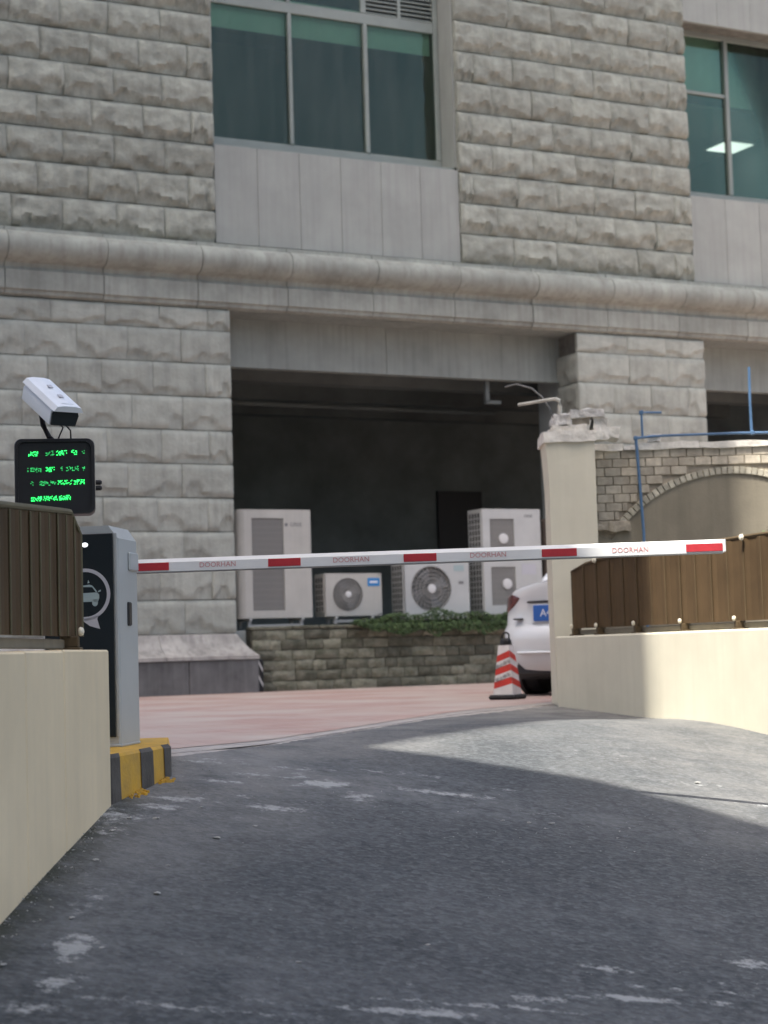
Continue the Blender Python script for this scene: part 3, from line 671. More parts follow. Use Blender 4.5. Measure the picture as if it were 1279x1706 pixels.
# ------------------------------------------------------------------ white car (local y = forward, origin under the tail's middle)
CH_ = R(30); hd = Vector((math.sin(CH_), math.cos(CH_), 0)); rt = Vector((math.cos(CH_), -math.sin(CH_), 0))
tail_left = Vector((.99, 17.40, 0)); car = thing('parked_car', 'white sedan with blue plate parked behind the cream pier', 'car', tail_left + rt * .86 + hd * .02, -CH_)
LV = [(.20, .16, 4.32, .80), (.26, .06, 4.42, .855), (.40, .01, 4.48, .875), (.54, .0, 4.50, .88), (.64, .012, 4.49, .885), (.67, .045, 4.46, .885), (.69, .07, 4.44, .885), (.80, .085, 4.42, .88), (.88, .08, 4.36, .865), (.915, .06, 4.25, .85), (.945, .065, 4.1, .81), (.955, .14, 3.9, .72)]
def lvl(z):
    for a, b in zip(LV, LV[1:]):
        if a[0] <= z <= b[0]:
            t = (z - a[0]) / (b[0] - a[0]); return [a[k] + (b[k] - a[k]) * t for k in range(4)]
    return LV[-1] if z > 1 else LV[0]
def car_pt(z, ang, off=0):
    _, r0, r1, w = lvl(z); c, s = math.cos(ang), math.sin(ang); e = 2 / 3.6
    x = (w + off) * math.copysign(abs(c) ** e, c); y = (r0 + .62 - (.62 + off) * abs(s) ** e) if s < 0 else (r1 - .8 + (.8 + off) * abs(s) ** e)
    zz = z
    if z > .80:
        f = (z - .80) / .155; zz += f * (.17 * (1 - (abs(x) / .9) ** 2.2)) if y < 1.3 else 0
        if y > 2.9: zz -= f * .16 * min(1, (y - 2.9) / 1.2)
    return (x, y, zz)
NA = 96; mb = MB(); zl = [l[0] for l in LV]; vs = [car_pt(z, 2 * math.pi * (k + .5) / NA) for z in zl for k in range(NA)]
fs = [(j * NA + k, j * NA + (k + 1) % NA, (j + 1) * NA + (k + 1) % NA, (j + 1) * NA + k) for j in range(len(zl) - 1) for k in range(NA)] + [tuple(range(NA))[::-1], tuple(range((len(zl) - 1) * NA, len(zl) * NA))]
mb.add(vs, fs); smooth_angle(mb.build('body', 'car_white', car), 42)
cab = [(.95, .60, 3.35, .70), (1.10, .78, 3.05, .67), (1.25, 1.0, 2.7, .62), (1.38, 1.3, 2.35, .57)]
mb = MB(); n = 40; vs = []
for z, r0, r1, w in cab:
    for k in range(n):
        c, s = math.cos(2 * math.pi * k / n), math.sin(2 * math.pi * k / n); e = .45; vs.append((w * math.copysign(abs(c) ** e, c), (r0 + r1) / 2 + (r1 - r0) / 2 * math.copysign(abs(s) ** e, s), z))
mb.add(vs, [(j * n + k, j * n + (k + 1) % n, (j + 1) * n + (k + 1) % n, (j + 1) * n + k) for j in range(3) for k in range(n)]); smooth_angle(mb.build('windows', 'car_glass', car), 50)
mb = MB(); vs = []
for z, r0, r1, w in [(1.375, 1.24, 2.42, .585), (1.42, 1.32, 2.34, .55), (1.45, 1.5, 2.1, .42)]:
    for k in range(n):
        c, s = math.cos(2 * math.pi * k / n), math.sin(2 * math.pi * k / n); e = .45; vs.append((w * math.copysign(abs(c) ** e, c), (r0 + r1) / 2 + (r1 - r0) / 2 * math.copysign(abs(s) ** e, s), z))
mb.add(vs, [(j * n + k, j * n + (k + 1) % n, (j + 1) * n + (k + 1) % n, (j + 1) * n + k) for j in range(2) for k in range(n)] + [tuple(range(2 * n, 3 * n)), tuple(range(n))[::-1]]); smooth_angle(mb.build('roof', 'car_white', car), 50)
for s in (-1, 1): mb = MB(); mb.tube([(s * .66, .68, .99), (s * .645, .85, 1.14), (s * .60, 1.28, 1.40)], .045, 8); mb.build('pillar', 'car_white', car)
def car_patch(name, m, a0, a1, zf, off=.012, na=14, nz=6):
    """a piece that follows the body: angles in degrees, zf(u) -> (low, high)"""
    mb = MB(); vs = []
    for i in range(na + 1):
        u = i / na; lo, hi = zf(u)
        for j in range(nz + 1):
            q = j / nz; o_ = off * (1 - (2 * q - 1) ** 4) ** .5 * min(1, (min(u, 1 - u) * 6 + .15)); vs.append(car_pt(lo + (hi - lo) * q, R(a0 + (a1 - a0) * u), o_ + .002))
    W = nz + 1; mb.add(vs, [(i * W + j, i * W + j + 1, (i + 1) * W + j + 1, (i + 1) * W + j) for i in range(na) for j in range(nz)])
    return smooth_angle(mb.build(name, m, car), 60)
car_patch('tail_light', 'tail_red', 198, 238, lambda u: (.795 + .04 * u + .05 * u ** 4, .935 - .045 * u ** 3))
car_patch('tail_light', 'tail_red', 342, 302, lambda u: (.795 + .04 * u + .05 * u ** 4, .935 - .045 * u ** 3))
def rear_box(name, m, x0, x1, y0_, y1_, z0, z1, b=.006): mb = MB(); mb.bbox(x0, x1, y0_, y1_, z0, z1, b=b); return mb.build(name, m, car)
rear_box('trunk_garnish', 'car_dark', -.50, .50, .060, .12, .893, .912); rear_box('plate_recess', 'car_white', -.46, .46, .066, .12, .70, .88)
pt = rear_box('number_plate', 'plate_blue', -.43, .01, .045, .066, .715, .868, .004)
text_mesh('plate_text', 'A45·82', .10, 'white_print', pt, Matrix.Translation((-.21, .0435, .79)) @ Matrix.Rotation(math.pi / 2, 4, 'X'))
rear_box('reflector', 'car_dark', -.66, -.57, .075, .14, .735, .75, .004)
rear_box('bumper_trim', 'car_white', -.60, .60, -.008, .05, .405, .43, .01); rear_box('valance', 'car_dark', -.66, .66, .10, .6, .19, .395, .03); rear_box('underbody', 'car_dark', -.74, .74, .3, 4.2, .16, .30, .02)
for s in (-1, 1):
    for yy in (.92, 3.55):
        wx = s * .79; mb = MB()
        mb.lathe([(.20, -.10), (.27, -.105), (.305, -.085), (.315, 0), (.305, .085), (.27, .105), (.20, .10)], lambda x, y, h: (wx + h, yy + x, .315 + y), 28); w = smooth_angle(mb.build('wheel', 'rubber', car), 40)
        mb = MB(); mb.lathe([(.2, .07), (.19, .10), (.06, .09), (.05, .11)], lambda x, y, h: (wx + s * h, yy + x, .315 + y), 20); mb.build('rim', 'ac_steel', w)
        mb = MB(); mb.lathe([(.36, -.02), (.36, .022)], lambda x, y, h: (s * .872 + h, yy + x, .33 + y), 28); mb.build('wheel_arch', 'car_dark', car)

# ------------------------------------------------------------------ traffic cone
cn = thing('traffic_cone', 'square red and white striped traffic cone with black handle beside the car', 'traffic cone', (1.08, 16.55, .0), R(-28))
hh = .45; bw, tw = .098, .053
mb = MB(); mb.bbox(-.135, .135, -.135, .135, .002, .045, b=.015); mb.build('base', 'rubber', cn)
def cw(z): return bw + (tw - bw) * z / hh
def cone_band(name, m, z0, z1, z0r, z1r, ins=0):
    """a band round the four sides, slanting across each"""
    mb = MB(); n = 6
    for f in range(4):
        q = Matrix.Rotation(f * math.pi / 2, 3, 'Z'); vs = []
        for i in range(n + 1):
            u = i / n
            for z in (z0 + (z0r - z0) * (1 - u if f % 2 else u), z1 + (z1r - z1) * (1 - u if f % 2 else u)):
                z = max(0, min(hh, z)); w = cw(z); vs.append(q @ Vector(((u * 2 - 1) * w, -w - ins, z + .045)))
        mb.add(vs, [(2 * i, 2 * i + 2, 2 * i + 3, 2 * i + 1) for i in range(n)])
    return mb.build(name, m, cn)
mb = MB(); vs = []
for z in (0, hh):
    for sx, sy in ((-1, -1), (1, -1), (1, 1), (-1, 1)): vs.append((sx * cw(z), sy * cw(z), z + .045))
mb.add(vs, [(0, 1, 5, 4), (1, 2, 6, 5), (2, 3, 7, 6), (3, 0, 4, 7), (4, 5, 6, 7)]); mb.build('body', 'cone_white', cn)
for z in (.055, .175, .295): cone_band('stripe', 'cone_red', z, z + .06, z + .048, z + .108, .0015)
mb = MB(); mb.lathe([(.057, hh + .045), (.052, hh + .085), (.040, hh + .105), (.02, hh + .11)], lambda x, y, h: (x, y, h), 16); mb.tube([(.035 * math.cos(t), 0, hh + .125 + .035 * math.sin(t)) for t in [2 * math.pi * k / 14 for k in range(15)]], .009, 6); mb.build('handle', 'black', cn)
for z in (.142, .262): text_mesh('lettering', '禁止停车', .04, 'print_grey', cn, Matrix.Translation((0, -cw(z) - .003, z + .045 + .02)) @ Matrix.Rotation(R(26), 4, 'Y') @ Matrix.Rotation(math.pi / 2 - .1, 4, 'X') if False else Matrix.Translation((0, -cw(z) - .004, z + .06)) @ Matrix.Rotation(math.pi / 2 - .105, 4, 'X') @ Matrix.Rotation(R(24), 4, 'Z'))

# ------------------------------------------------------------------ right: parapet wall, pier, arched brick wall
pd = Vector((1.144, -2.70, 0)).normalized(); pn = Vector((-pd.y, pd.x, 0))   # pn points away from the road
pw = thing('parapet_wall', 'cream rendered low wall right of the driveway, half in sunlight', 'wall', (1.342, 14.5, 0))
def run_box(mb, org, d, n, a, b, t0, t1, z0, z1, bev=.012):
    m2 = MB(); m2.bbox(a, b, t0, t1, z0, z1, b=bev); mb.add([(org.x + d.x * u + n.x * v, org.y + d.y * u + n.y * v, w) for u, v, w in m2.v], m2.f)
Z0 = Vector((0, 0, 0)); mb = MB(); run_box(mb, Z0, pd, pn, 0, 10.5, 0, .24, -1.6, .548); mb.build('wall', 'cream', pw)
pr = thing('rendered_pier', 'tall cream rendered pier with broken top, at the end of the brick wall', 'pier', (1.55, 14.85, 0))
def ragged_pier():
    vs = []; fs = []; zs = [-.05, .4, .9, 1.4, 1.75, 1.95, 2.05, 2.14]
    for z in zs:
        fl = -.022 * max(0, (z - 1.8) / .34) ** 1.5
        j = lambda k: .006 * noise.noise(Vector((k * 3.3, z * 5, 0)))
        vs += [(-.195 + fl + j(1), -.22 + j(2), z), (.185 + j(3), -.22 + j(4), z), (.185 + j(5), .26, z), (-.195 + fl + j(6), .26, z)]
    for k in range(len(zs) - 1):
        for i in range(4): fs.append((4 * k + i, 4 * k + (i + 1) % 4, 4 * k + 4 + (i + 1) % 4, 4 * k + 4 + i))
    fs += [(3, 2, 1, 0), tuple(4 * (len(zs) - 1) + i for i in range(4))]
    mb = MB(); mb.add(vs, fs); mb.build('pier', 'cream', pr)
ragged_pier()
def rough_block(name, m, parent, x0, x1, y0_, y1_, z0, z1, seed, amp=.02, n=5):
    bm = bmesh.new(); bmesh.ops.create_cube(bm, size=1); bmesh.ops.subdivide_edges(bm, edges=bm.edges[:], cuts=n, use_grid_fill=True)
    for v in bm.verts:
        p = Vector((x0 + (v.co.x + .5) * (x1 - x0), y0_ + (v.co.y + .5) * (y1_ - y0_), z0 + (v.co.z + .5) * (z1 - z0)))
        nv = noise.noise_vector(p * 9 + Vector((seed, 0, 0))) + .5 * noise.noise_vector(p * 22 + Vector((0, seed, 0)))
        v.co = p + nv * amp
    me = bpy.data.meshes.new(name); bm.to_mesh(me); bm.free(); me.materials.append(MATS[m]); return inst(name, me, parent)
rough_block('broken_cap', 'cream_white', pr, -.235, .190, -.245, .27, 2.13, 2.22, 1, .010, 7)
rough_block('broken_cap', 'cream_white', pr, -.15, .14, -.20, .25, 2.20, 2.275, 2, .018, 7)
rough_block('mortar_lump', 'mortar', pr, -.13, .02, -.16, .10, 2.29, 2.38, 3, .03, 6)
rough_block('mortar_lump', 'mortar', pr, .0, .27, -.18, .06, 2.335, 2.40, 4, .02, 6)
rough_block('mortar_lump', 'brick_joint', pr, .0, .16, -.14, .10, 2.28, 2.35, 5, .015, 5)
rough_block('mortar_lump', 'cream_white', pr, .19, .31, -.16, .06, 2.16, 2.33, 6, .02, 5)
rough_block('mortar_lump', 'cream_white', pr, .20, .42, -.02, .20, 2.17, 2.27, 7, .02, 5)
bw_ = thing('brick_wall', 'pale brick garden wall with a filled brick arch right of the pier', 'wall', (1.735, 15.2, 0))
OX = 1.735; ACX, ACZ = 2.94 - OX, .66
MB().box(.0, 4.6, .012, .25, -.1, 2.115).build('core', 'brick_joint', bw_)
# plaster filling under the arch
vs = [(ACX + 1.235 * math.sin(R(a)), ACZ + 1.235 * math.cos(R(a))) for a in range(-56, 57, 4)]; poly = vs + [(ACX + 1.9, 0), (-.02, 0), (-.02, 1.43), (.12, 1.46)]
poly = [(-.0, 0.0), (-.0, 1.43)] + [p for p in vs if p[0] > .0] + [(ACX + 1.4, 0.0)]
mb = MB(); mb.prism(poly, lambda u, v, w: (u, w, v), -.006, .02); mb.build('plaster_panel', 'plaster', bw_)
bm_ = MB().bbox(-.0675, .0675, -.010, .03, -.035, .035, b=.004).mesh('brick', 'brick'); vm_ = MB().bbox(-.0225, .0225, -.026, .03, -.030, .030, b=.004).mesh('brick', 'voussoir')
for k in range(9):
    z = 2.075 - k * .0745; x = -.07 if k % 2 else 0
    while x < 2.5:
        cx = x + .07; dd = math.hypot(cx - ACX, z - ACZ)
        lo = max(0, x + .004); hi = x + .1375
        zb_ = z - .034
        if cx < ACX + .1 and zb_ - ACZ < 1.285: hi = min(hi, ACX - math.sqrt(1.285 ** 2 - (zb_ - ACZ) ** 2))
        elif dd < 1.31: hi = lo
        if z > 1.46 and hi > lo + .02: inst('brick', bm_, bw_, ((lo + hi) / 2, random.uniform(-.003, .003), z), None, ((hi - lo) / .135, 1, 1))
        x += .14
for k in range(-21, 22):
    a = k * .0412; inst('brick', vm_, bw_, (ACX + 1.252 * math.sin(a), 0, ACZ + 1.252 * math.cos(a)), (0, a, random.uniform(-.02, .02)), (1, 1, random.uniform(.93, 1.05)))
rough_block('broken_ledge', 'brick_joint', bw_, -.05, .33, -.07, .02, 1.425, 1.50, 11, .022, 7)
rough_block('broken_ledge', 'plaster', bw_, -.02, .07, -.07, .02, 1.49, 1.60, 12, .018, 5)
for i, (a, b, z1) in enumerate([(.0, .30, 2.165), (.31, .42, 2.145), (.43, .95, 2.17), (.96, 1.75, 2.16), (1.76, 2.6, 2.165), (2.61, 3.4, 2.16)]):
    rough_block('coping', 'cream_white' if i != 1 else 'mortar', bw_, a, b, -.035, .27, 2.108, z1, 20 + i, .010, 6)
rough_block('mortar_lump', 'mortar', bw_, .52, .62, -.05, .05, 2.17, 2.235, 31, .012, 4)

# blue water pipe on the brick wall
wp = thing('water_pipe', 'thin blue plastic water pipe running along the brick wall top', 'pipe', (2.142, 15.14, 0))
def tb(name, pts, r, m='pipe_blue', par=wp): mb = MB(); mb.tube(pts, r, 8); return smooth_angle(mb.build(name, m, par), 50)
tb('down_pipe', [(.0, -.03, 2.20), (.003, -.03, 2.15), (.02, -.02, 1.8), (.035, -.025, 1.40), (.035, -.025, .1)], .013)
tb('top_pipe', [(0, -.03, 2.20), (.14, .0, 2.215), (.3, .03, 2.222), (.9, .03, 2.225), (1.6, .03, 2.215), (2.5, .04, 2.21)], .011)
tb('branch_pipe', [(.06, -.01, 2.20), (.06, -.0, 2.42), (.10, .0, 2.42), (.23, .0, 2.415)], .010)
tb('riser_pipe', [(.995, .05, 2.22), (.995, .06, 2.5), (1.0, .06, 2.79)], .012)
for p in ((0, -.03, 2.20), (.06, 0, 2.42), (.995, .03, 2.225)): mb = MB(); mb.bbox(p[0] - .018, p[0] + .018, p[1] - .018, p[1] + .018, p[2] - .018, p[2] + .018, b=.006); mb.build('elbow', 'pipe_blue', wp)
dp = thing('drain_pipe', 'short white plastic pipe with elbow on the broken pier top', 'pipe', (1.47, 14.75, 2.33))
tb('riser', [(0, 0, 0), (.005, 0, .12), (.0, 0, .16), (-.03, .005, .175)], .018, 'pipe_white', dp); tb('arm', [(-.03, .005, .175), (-.12, .05, .17), (-.32, .2, .16)], .014, 'pipe_white', dp)
hs = tag(tb('hose', [(1.43, 14.8, 2.33), (1.40, 14.82, 2.43), (1.34, 14.86, 2.54), (1.26, 14.9, 2.62), (1.14, 14.98, 2.67), (1.05, 15.05, 2.66)], .008, 'hose', None), 'thin grey hose curving down onto the broken pier top', 'hose')

# ------------------------------------------------------------------ fences on the parapets
def fence_run(name, label, org, d, n, L, zb0, zb1, zt, board, posts, seed, caps, rib='fence_rib'):
    """vertical boards with raised ribs at every seam, top following zt(u)"""
    t = thing(name, label, 'fence', (org.x, org.y, zb0)); o = Vector((0, 0, 0)); rnd = random.Random(seed)
    P = lambda u, v, w: (d.x * u + n.x * v, d.y * u + n.y * v, w - zb0)
    zb = lambda u: zb0 + (zb1 - zb0) * u / L
    u = 0.0; k = 0
    while u < L - .01:
        e = min(u + board, L); a = u + .002; b = e - .002; off = rnd.uniform(-.003, .003); q = (b - a)
        vs = []; us = [a, a + q * .15, a + q * .3, a + q * .7, a + q * .85, b]; ds = [0, 0, .006, .006, 0, 0]
        for w, dd in zip(us, ds): vs += [P(w, dd + off, zb(w)), P(w, dd + off, zt(w) - .012), P(w, .022 + off, zb(w)), P(w, .022 + off, zt(w) - .012)]
        fs = []
        for i in range(5): A, B = 4 * i, 4 * i + 4; fs += [(A, B, B + 1, A + 1), (A + 2, A + 3, B + 3, B + 2), (A + 1, B + 1, B + 3, A + 3), (A, A + 2, B + 2, B)]
        fs += [(0, 1, 3, 2), (20, 22, 23, 21)]
        mb = MB(); mb.add(vs, fs); mb.build('board', 'fence_board', t)
        if k: mb = MB(); m2 = MB(); m2.bbox(u - .005, u + .005, -.008, .0, zb(u) - .0, zt(u) - .014, b=.003); mb.add([P(*p) for p in m2.v], m2.f); mb.build('rib', rib, t)
        u = e; k += 1
    N = 24; pts = [P(L * i / N, .008, zt(L * i / N)) for i in range(N + 1)]
    mb = MB(); mb.tube([P(0, .008, zb(0))] + pts + [P(L, .008, zb(L))], .013, 8); smooth_angle(mb.build('edge_rail', rib, t), 40)
    mb = MB(); m2 = MB(); m2.bbox(.03, L, .03, .06, zb0 - .05, zb0 - .012, b=.004); mb.add([P(*p) for p in m2.v], m2.f); mb.build('bottom_rail', 'plaster', t)
    for u in posts:
        mb = MB(); m2 = MB(); m2.bbox(u - .012, u + .012, .022, .05, zb(u) - .06, zt(u) - .02, b=.003); m2.bbox(u - .017, u + .017, -.025, .035, zb(u) - .045, zb(u) + .0, b=.004); m2.bbox(u - .035, u + .035, -.035, .06, zb(u) - .056, zb(u) - .044, b=.003)
        mb.add([P(*p) for p in m2.v], m2.f); po = mb.build('post', 'fence_rib', t)
        mb = MB(); c = P(u, -.026, zb(u) + .018); mb.lathe([(.012, 0), (.015, .006), (.012, .016), (.005, .020)], lambda x, y, h: (c[0] - n.x * h + d.x * x, c[1] - n.y * h + d.y * x, c[2] + y * 1.25), 12); smooth_angle(mb.build('bolt_cap', 'cap_cream', po), 50)
    for u in caps:
        mb = MB(); c = P(u, -.015, zt(u) - .005); mb.lathe([(.011, 0), (.017, .006), (.014, .024), (.005, .028)], lambda x, y, h: (c[0] - n.x * h + d.x * x, c[1] - n.y * h + d.y * x, c[2] + y * 1.3), 12); smooth_angle(mb.build('top_cap', 'cap_cream', t), 50)
    return t
r0 = Vector((1.342, 14.5, 0)) + pn * .05 + pd * .22
fence_run('panel_fence', 'brown boarded fence standing on the right cream wall', r0, pd, pn, 5.2, 0.605, .60, lambda u: (1.08 + .05 * min(1, u / .42) + .04 * max(0, min(1, (u - .42) / 2.2)) if u > .02 else 1.06), .20, [.03, .42, .98, 1.62, 2.30, 3.1, 3.9], 5, [.42, 2.42])
# ------------------------------------------------------------------ left parapet and fence
lw = thing('parapet_wall', 'cream rendered low wall left of the driveway, in shade', 'wall', (-1.155, 7.47, 0))
ld = Vector((-.06, -1.87, 0)).normalized(); ln = Vector((-1, .032, 0)).normalized()
u = 0
for Lg in (.88, .60, .75, 1.2, 1.6, 3.0):
    mb = MB(); run_box(mb, Z0, ld, ln, u + .004, u + Lg - .004, random.uniform(-.002, .002), .24, -1.7, .505 - .0055 * u, .007); mb.build('wall_panel', 'tan', lw); u += Lg
lo = Vector((-1.155, 7.47, 0)) + ln * .095 + ld * .06
def ltop(u):
    z = 1.072 - .055 * u
    if u < .22: z -= .09 * (1 - (1 - (1 - u / .22) ** 2) ** .5)
    return z
fence_run('panel_fence', 'brown boarded fence with rounded corner standing on the left cream wall', lo, ld, ln, 4.4, .562, .548, ltop, .155, [.20, 1.95, 3.6], 9, [], 'fence_rib_olive')

# ------------------------------------------------------------------ barrier: kerb, cabinet, arm
kb = thing('kerb_block', 'yellow and black striped concrete block under the barrier cabinet', 'kerb', (-1.1, 8.2, 0))
kp = [(-1.36, 7.36), (-1.155, 7.50), (-1.122, 7.66), (-1.085, 7.85), (-1.045, 8.05), (-1.005, 8.26), (-1.10, 9.0), (-1.62, 9.0), (-1.62, 7.36)]
def ksec(poly, z0, z1, name, m, top_in=.012):
    n = len(poly); c = Vector((-1.3, 8.2)); vs = []
    for (x, y) in poly: vs.append((x + 1.1, y - 8.2, z0))
    for (x, y) in poly: vs.append((x + 1.1, y - 8.2, z1 - top_in))
    for (x, y) in poly: q = Vector((x, y)) + (c - Vector((x, y))).normalized() * top_in; vs.append((q.x + 1.1, q.y - 8.2, z1))
    mb = MB(); mb.add(vs, [(i, (i + 1) % n, n + (i + 1) % n, n + i) for i in range(n)] + [(n + i, n + (i + 1) % n, 2 * n + (i + 1) % n, 2 * n + i) for i in range(n)] + [tuple(range(2 * n, 3 * n)), tuple(range(n))[::-1]]); return mb.build(name, m, kb)
ksec(kp, -.4, .072, 'block', 'yellow')
# black bands painted over the face: thin sheets wrapped round it
def along(path, a):
    for p, q in zip(path, path[1:]):
        L_ = (Vector(q) - Vector(p)).length
        if a <= L_: v = Vector(p).lerp(Vector(q), a / L_); dd = (Vector(q) - Vector(p)).normalized(); return v, Vector((dd.y, -dd.x))
        a -= L_
    return Vector(path[-1]), Vector((1, 0))
fpth = kp[:7]
for a, b in ((.10, .335), (.60, .765), (.92, 1.10)):
    mb = MB(); n = 8; vs = []
    for i in range(n + 1):
        v, nr = along(fpth, a + (b - a) * i / n); lean = .03
        v2, n2 = along(fpth, a + (b - a) * i / n + lean)
        for (vv, nn, z) in ((v2, n2, -.35), (v, nr, .058)): vs.append((vv.x + 1.1 + nn.x * .004, vv.y - 8.2 + nn.y * .004, z))
        q = v + (Vector((-1.3, 8.2)) - v).normalized() * .012; vs.append((q.x + 1.1, q.y - 8.2, .0745))
    mb.add(vs, [(3 * i + j, 3 * i + 3 + j, 3 * i + 4 + j, 3 * i + 1 + j) for i in range(n) for j in (0, 1)]); mb.build('black_band', 'kerb_black', kb)
rp = random.Random(12)
for k in range(40):   # dried paint that ran onto the asphalt
    a = rp.choice((.46, .50, .55, .86, .92)) + rp.uniform(-.05, .06); v, nr = along(fpth, a); r_ = rp.uniform(.004, .012); p = v + nr * rp.uniform(.0, .05); z = gz(p.x, p.y)
    mb = MB(); mb.prism([(r_ * rp.uniform(.6, 1.3) * math.cos(t), r_ * rp.uniform(.6, 1.3) * math.sin(t)) for t in [k2 * math.pi / 4 for k2 in range(8)]], lambda u, w, h: (p.x + 1.1 + u, p.y - 8.2 + w, z + h), -.01, .008); mb.build('paint_drip', 'yellow', kb)

cb = thing('barrier_cabinet', 'grey barrier gate cabinet with black front panel and car sign', 'barrier', (-1.21, 8.15, .072), R(-8))
# local: x right edge at 0, front at y=0
mb = MB(); cw_, cd_, chh = .36, .30, 1.0
mb.prism([(-cw_, .01), (-cw_ + .01, 0), (-.012, 0), (0, .012), (.0, cd_), (-cw_, cd_)], lambda u, v, w: (u, v, w), 0, .94)
mb.prism([(-cw_, .0), (-cw_, cd_), (-.0, cd_), (-.0, .0)], lambda u, v, w: (u - .0 + (.0 if w < .95 else (-.012 if u < -.1 else -.045)), v + (.0 if w < .95 else (.02 if v > .1 else .0)), w), .9405, 1.0)
smooth_angle(mb.build('housing', 'cabinet', cb), 30)
mb = MB(); mb.bbox(-cw_ - .004, .003, -.004, cd_ + .004, 0, .012, b=.003); mb.build('foot', 'cabinet', cb)
fpnl = MB().bbox(-cw_ + .012, -.022, -.007, -.001, .045, .965, b=.003).build('front_panel', 'cabinet_panel', cb)
rim = MB().bbox(-.018, -.004, -.006, .0, .045, .965, b=.002).build('trim', 'cabinet', cb)
mb = MB(); RX, RZ, rr = -.155, .690, .118
vs = []; n = 40
for k in range(n):
    t = 2 * math.pi * k / n; c, s = math.cos(t), math.sin(t); vs += [(RX + rr * c, -.0085, RZ + rr * s), (RX + (rr - .016) * c, -.0085, RZ + (rr - .016) * s)]
mb.add(vs, [(2 * k, 2 * ((k + 1) % n), 2 * ((k + 1) % n) + 1, 2 * k + 1) for k in range(n)])
mb.add([(RX - .02, -.0085, RZ - rr + .004), (RX + .06, -.0085, RZ - rr * .86 + .004), (RX + .055, -.0085, RZ - rr * .86 - .012), (RX + .068, -.0085, RZ - rr - .040), (RX + .02, -.0085, RZ - rr - .025)], [(0, 1, 2, 3, 4)])
mb.build('sign_ring', 'sticker', fpnl)
mb = MB()   # the little car in the ring: body, cabin outline, wheels, mirror
q = lambda pts: mb.add([(RX + x, -.0090, RZ + z) for x, z in pts], [tuple(range(len(pts)))])
q([(-.085, -.034), (.060, -.034), (.066, -.018), (.066, -.002), (.056, .008), (-.02, .006), (-.085, .004)])
for pts in ([(-.02, .0085), (-.014, .0085), (-.008, .034), (-.014, .038)], [(-.013, .040), (-.008, .034), (.036, .032), (.034, .040), (.02, .044)], [(.036, .038), (.034, .032), (.050, .010), (.058, .010)], [(.060, .008), (.074, .012), (.074, .020), (.064, .016)]): q(pts)
for cx in (-.062, .046): q([(cx + .014 * math.cos(t), -.038 + .017 * math.sin(t)) for t in [k * math.pi / 6 for k in range(12)]])
q([(.012, .05), (.022, .052), (.016, .066)])
mb.build('sign_car', 'sticker_green', fpnl)
mb = MB()
for x, z in ((-.055, .085), (-.038, .070), (-.038, .050), (-.055, .056)): q2 = [(x + .009 * math.cos(t), z + .008 * math.sin(t)) for t in [k * math.pi / 4 for k in range(8)]]; mb.add([(RX + a, -.0090, RZ + c) for a, c in q2], [tuple(range(8))])
mb.build('sign_dots', 'sticker', fpnl)
mb = MB(); mb.lathe([(.010, -.0075), (.008, -.013)], lambda x, y, h: (-.153 + x * 1.5, h, .915 + y), 12); mb.build('indicator_light', 'led_white', fpnl)
mb = MB(); mb.bbox(-.004, .010, .13, .18, .545, .655, b=.006); mb.build('lock_plate', 'black', cb)
mb = MB(); mb.bbox(-.003, .012, .155, .295, .80, .885, b=.006); mb.build('arm_collar', 'cabinet', cb)
ba = thing('boom_barrier', 'white boom barrier arm with red reflector blocks across the driveway', 'barrier arm', (-1.30, 8.60, .905), 0)
AT = .0055
def armp(u, v, w): return (u, v, w + AT * u)
AH, AD = .031, .022
mb = MB(); x0, x1 = 0, 2.913
m2 = MB(); m2.prism([(-AD, -AH), (AD, -AH), (AD, AH - .018), (AD - .012, AH), (-AD + .012, AH), (-AD, AH - .018)], lambda u, v, w: (w, u, v), x0, x1); mb.add([armp(*p) for p in m2.v], m2.f); mb.build('boom', 'arm_white', ba)
mb = MB(); m2 = MB(); m2.bbox(x0, x1 - .002, -AD + .001, AD - .001, -AH - .006, -AH - .0005, b=.002); mb.add([armp(*p) for p in m2.v], m2.f); mb.build('under_shade', 'arm_under', ba)  # darker strip that paints the shaded underside of the arm
mb = MB(); m2 = MB(); m2.bbox(x1 + .0005, x1 + .012, -AD, AD, -AH, AH, b=.004); mb.add([armp(*p) for p in m2.v], m2.f); mb.build('end_cap', 'arm_white', ba)
for a, b in ((-1.181, -1.032), (-.559, -.404), (.087, .244), (.746, .913), (1.434, 1.609)):
    mb = MB(); m2 = MB(); m2.bbox(a + 1.30, b + 1.30, -AD - .003, -AD - .0005, -AH + .006, AH - .0185, b=.001); mb.add([armp(*p) for p in m2.v], m2.f); mb.build('red_reflector', 'red_tape', ba)
for a in (-.80, -.163, .49, 1.168): text_mesh('lettering', 'DOORHAN', .034, 'red_print', ba, Matrix.Translation(armp(a + 1.30, -AD - .0012, -.006)) @ Matrix.Rotation(-AT, 4, 'Y') @ Matrix.Rotation(math.pi / 2, 4, 'X'), .0006)

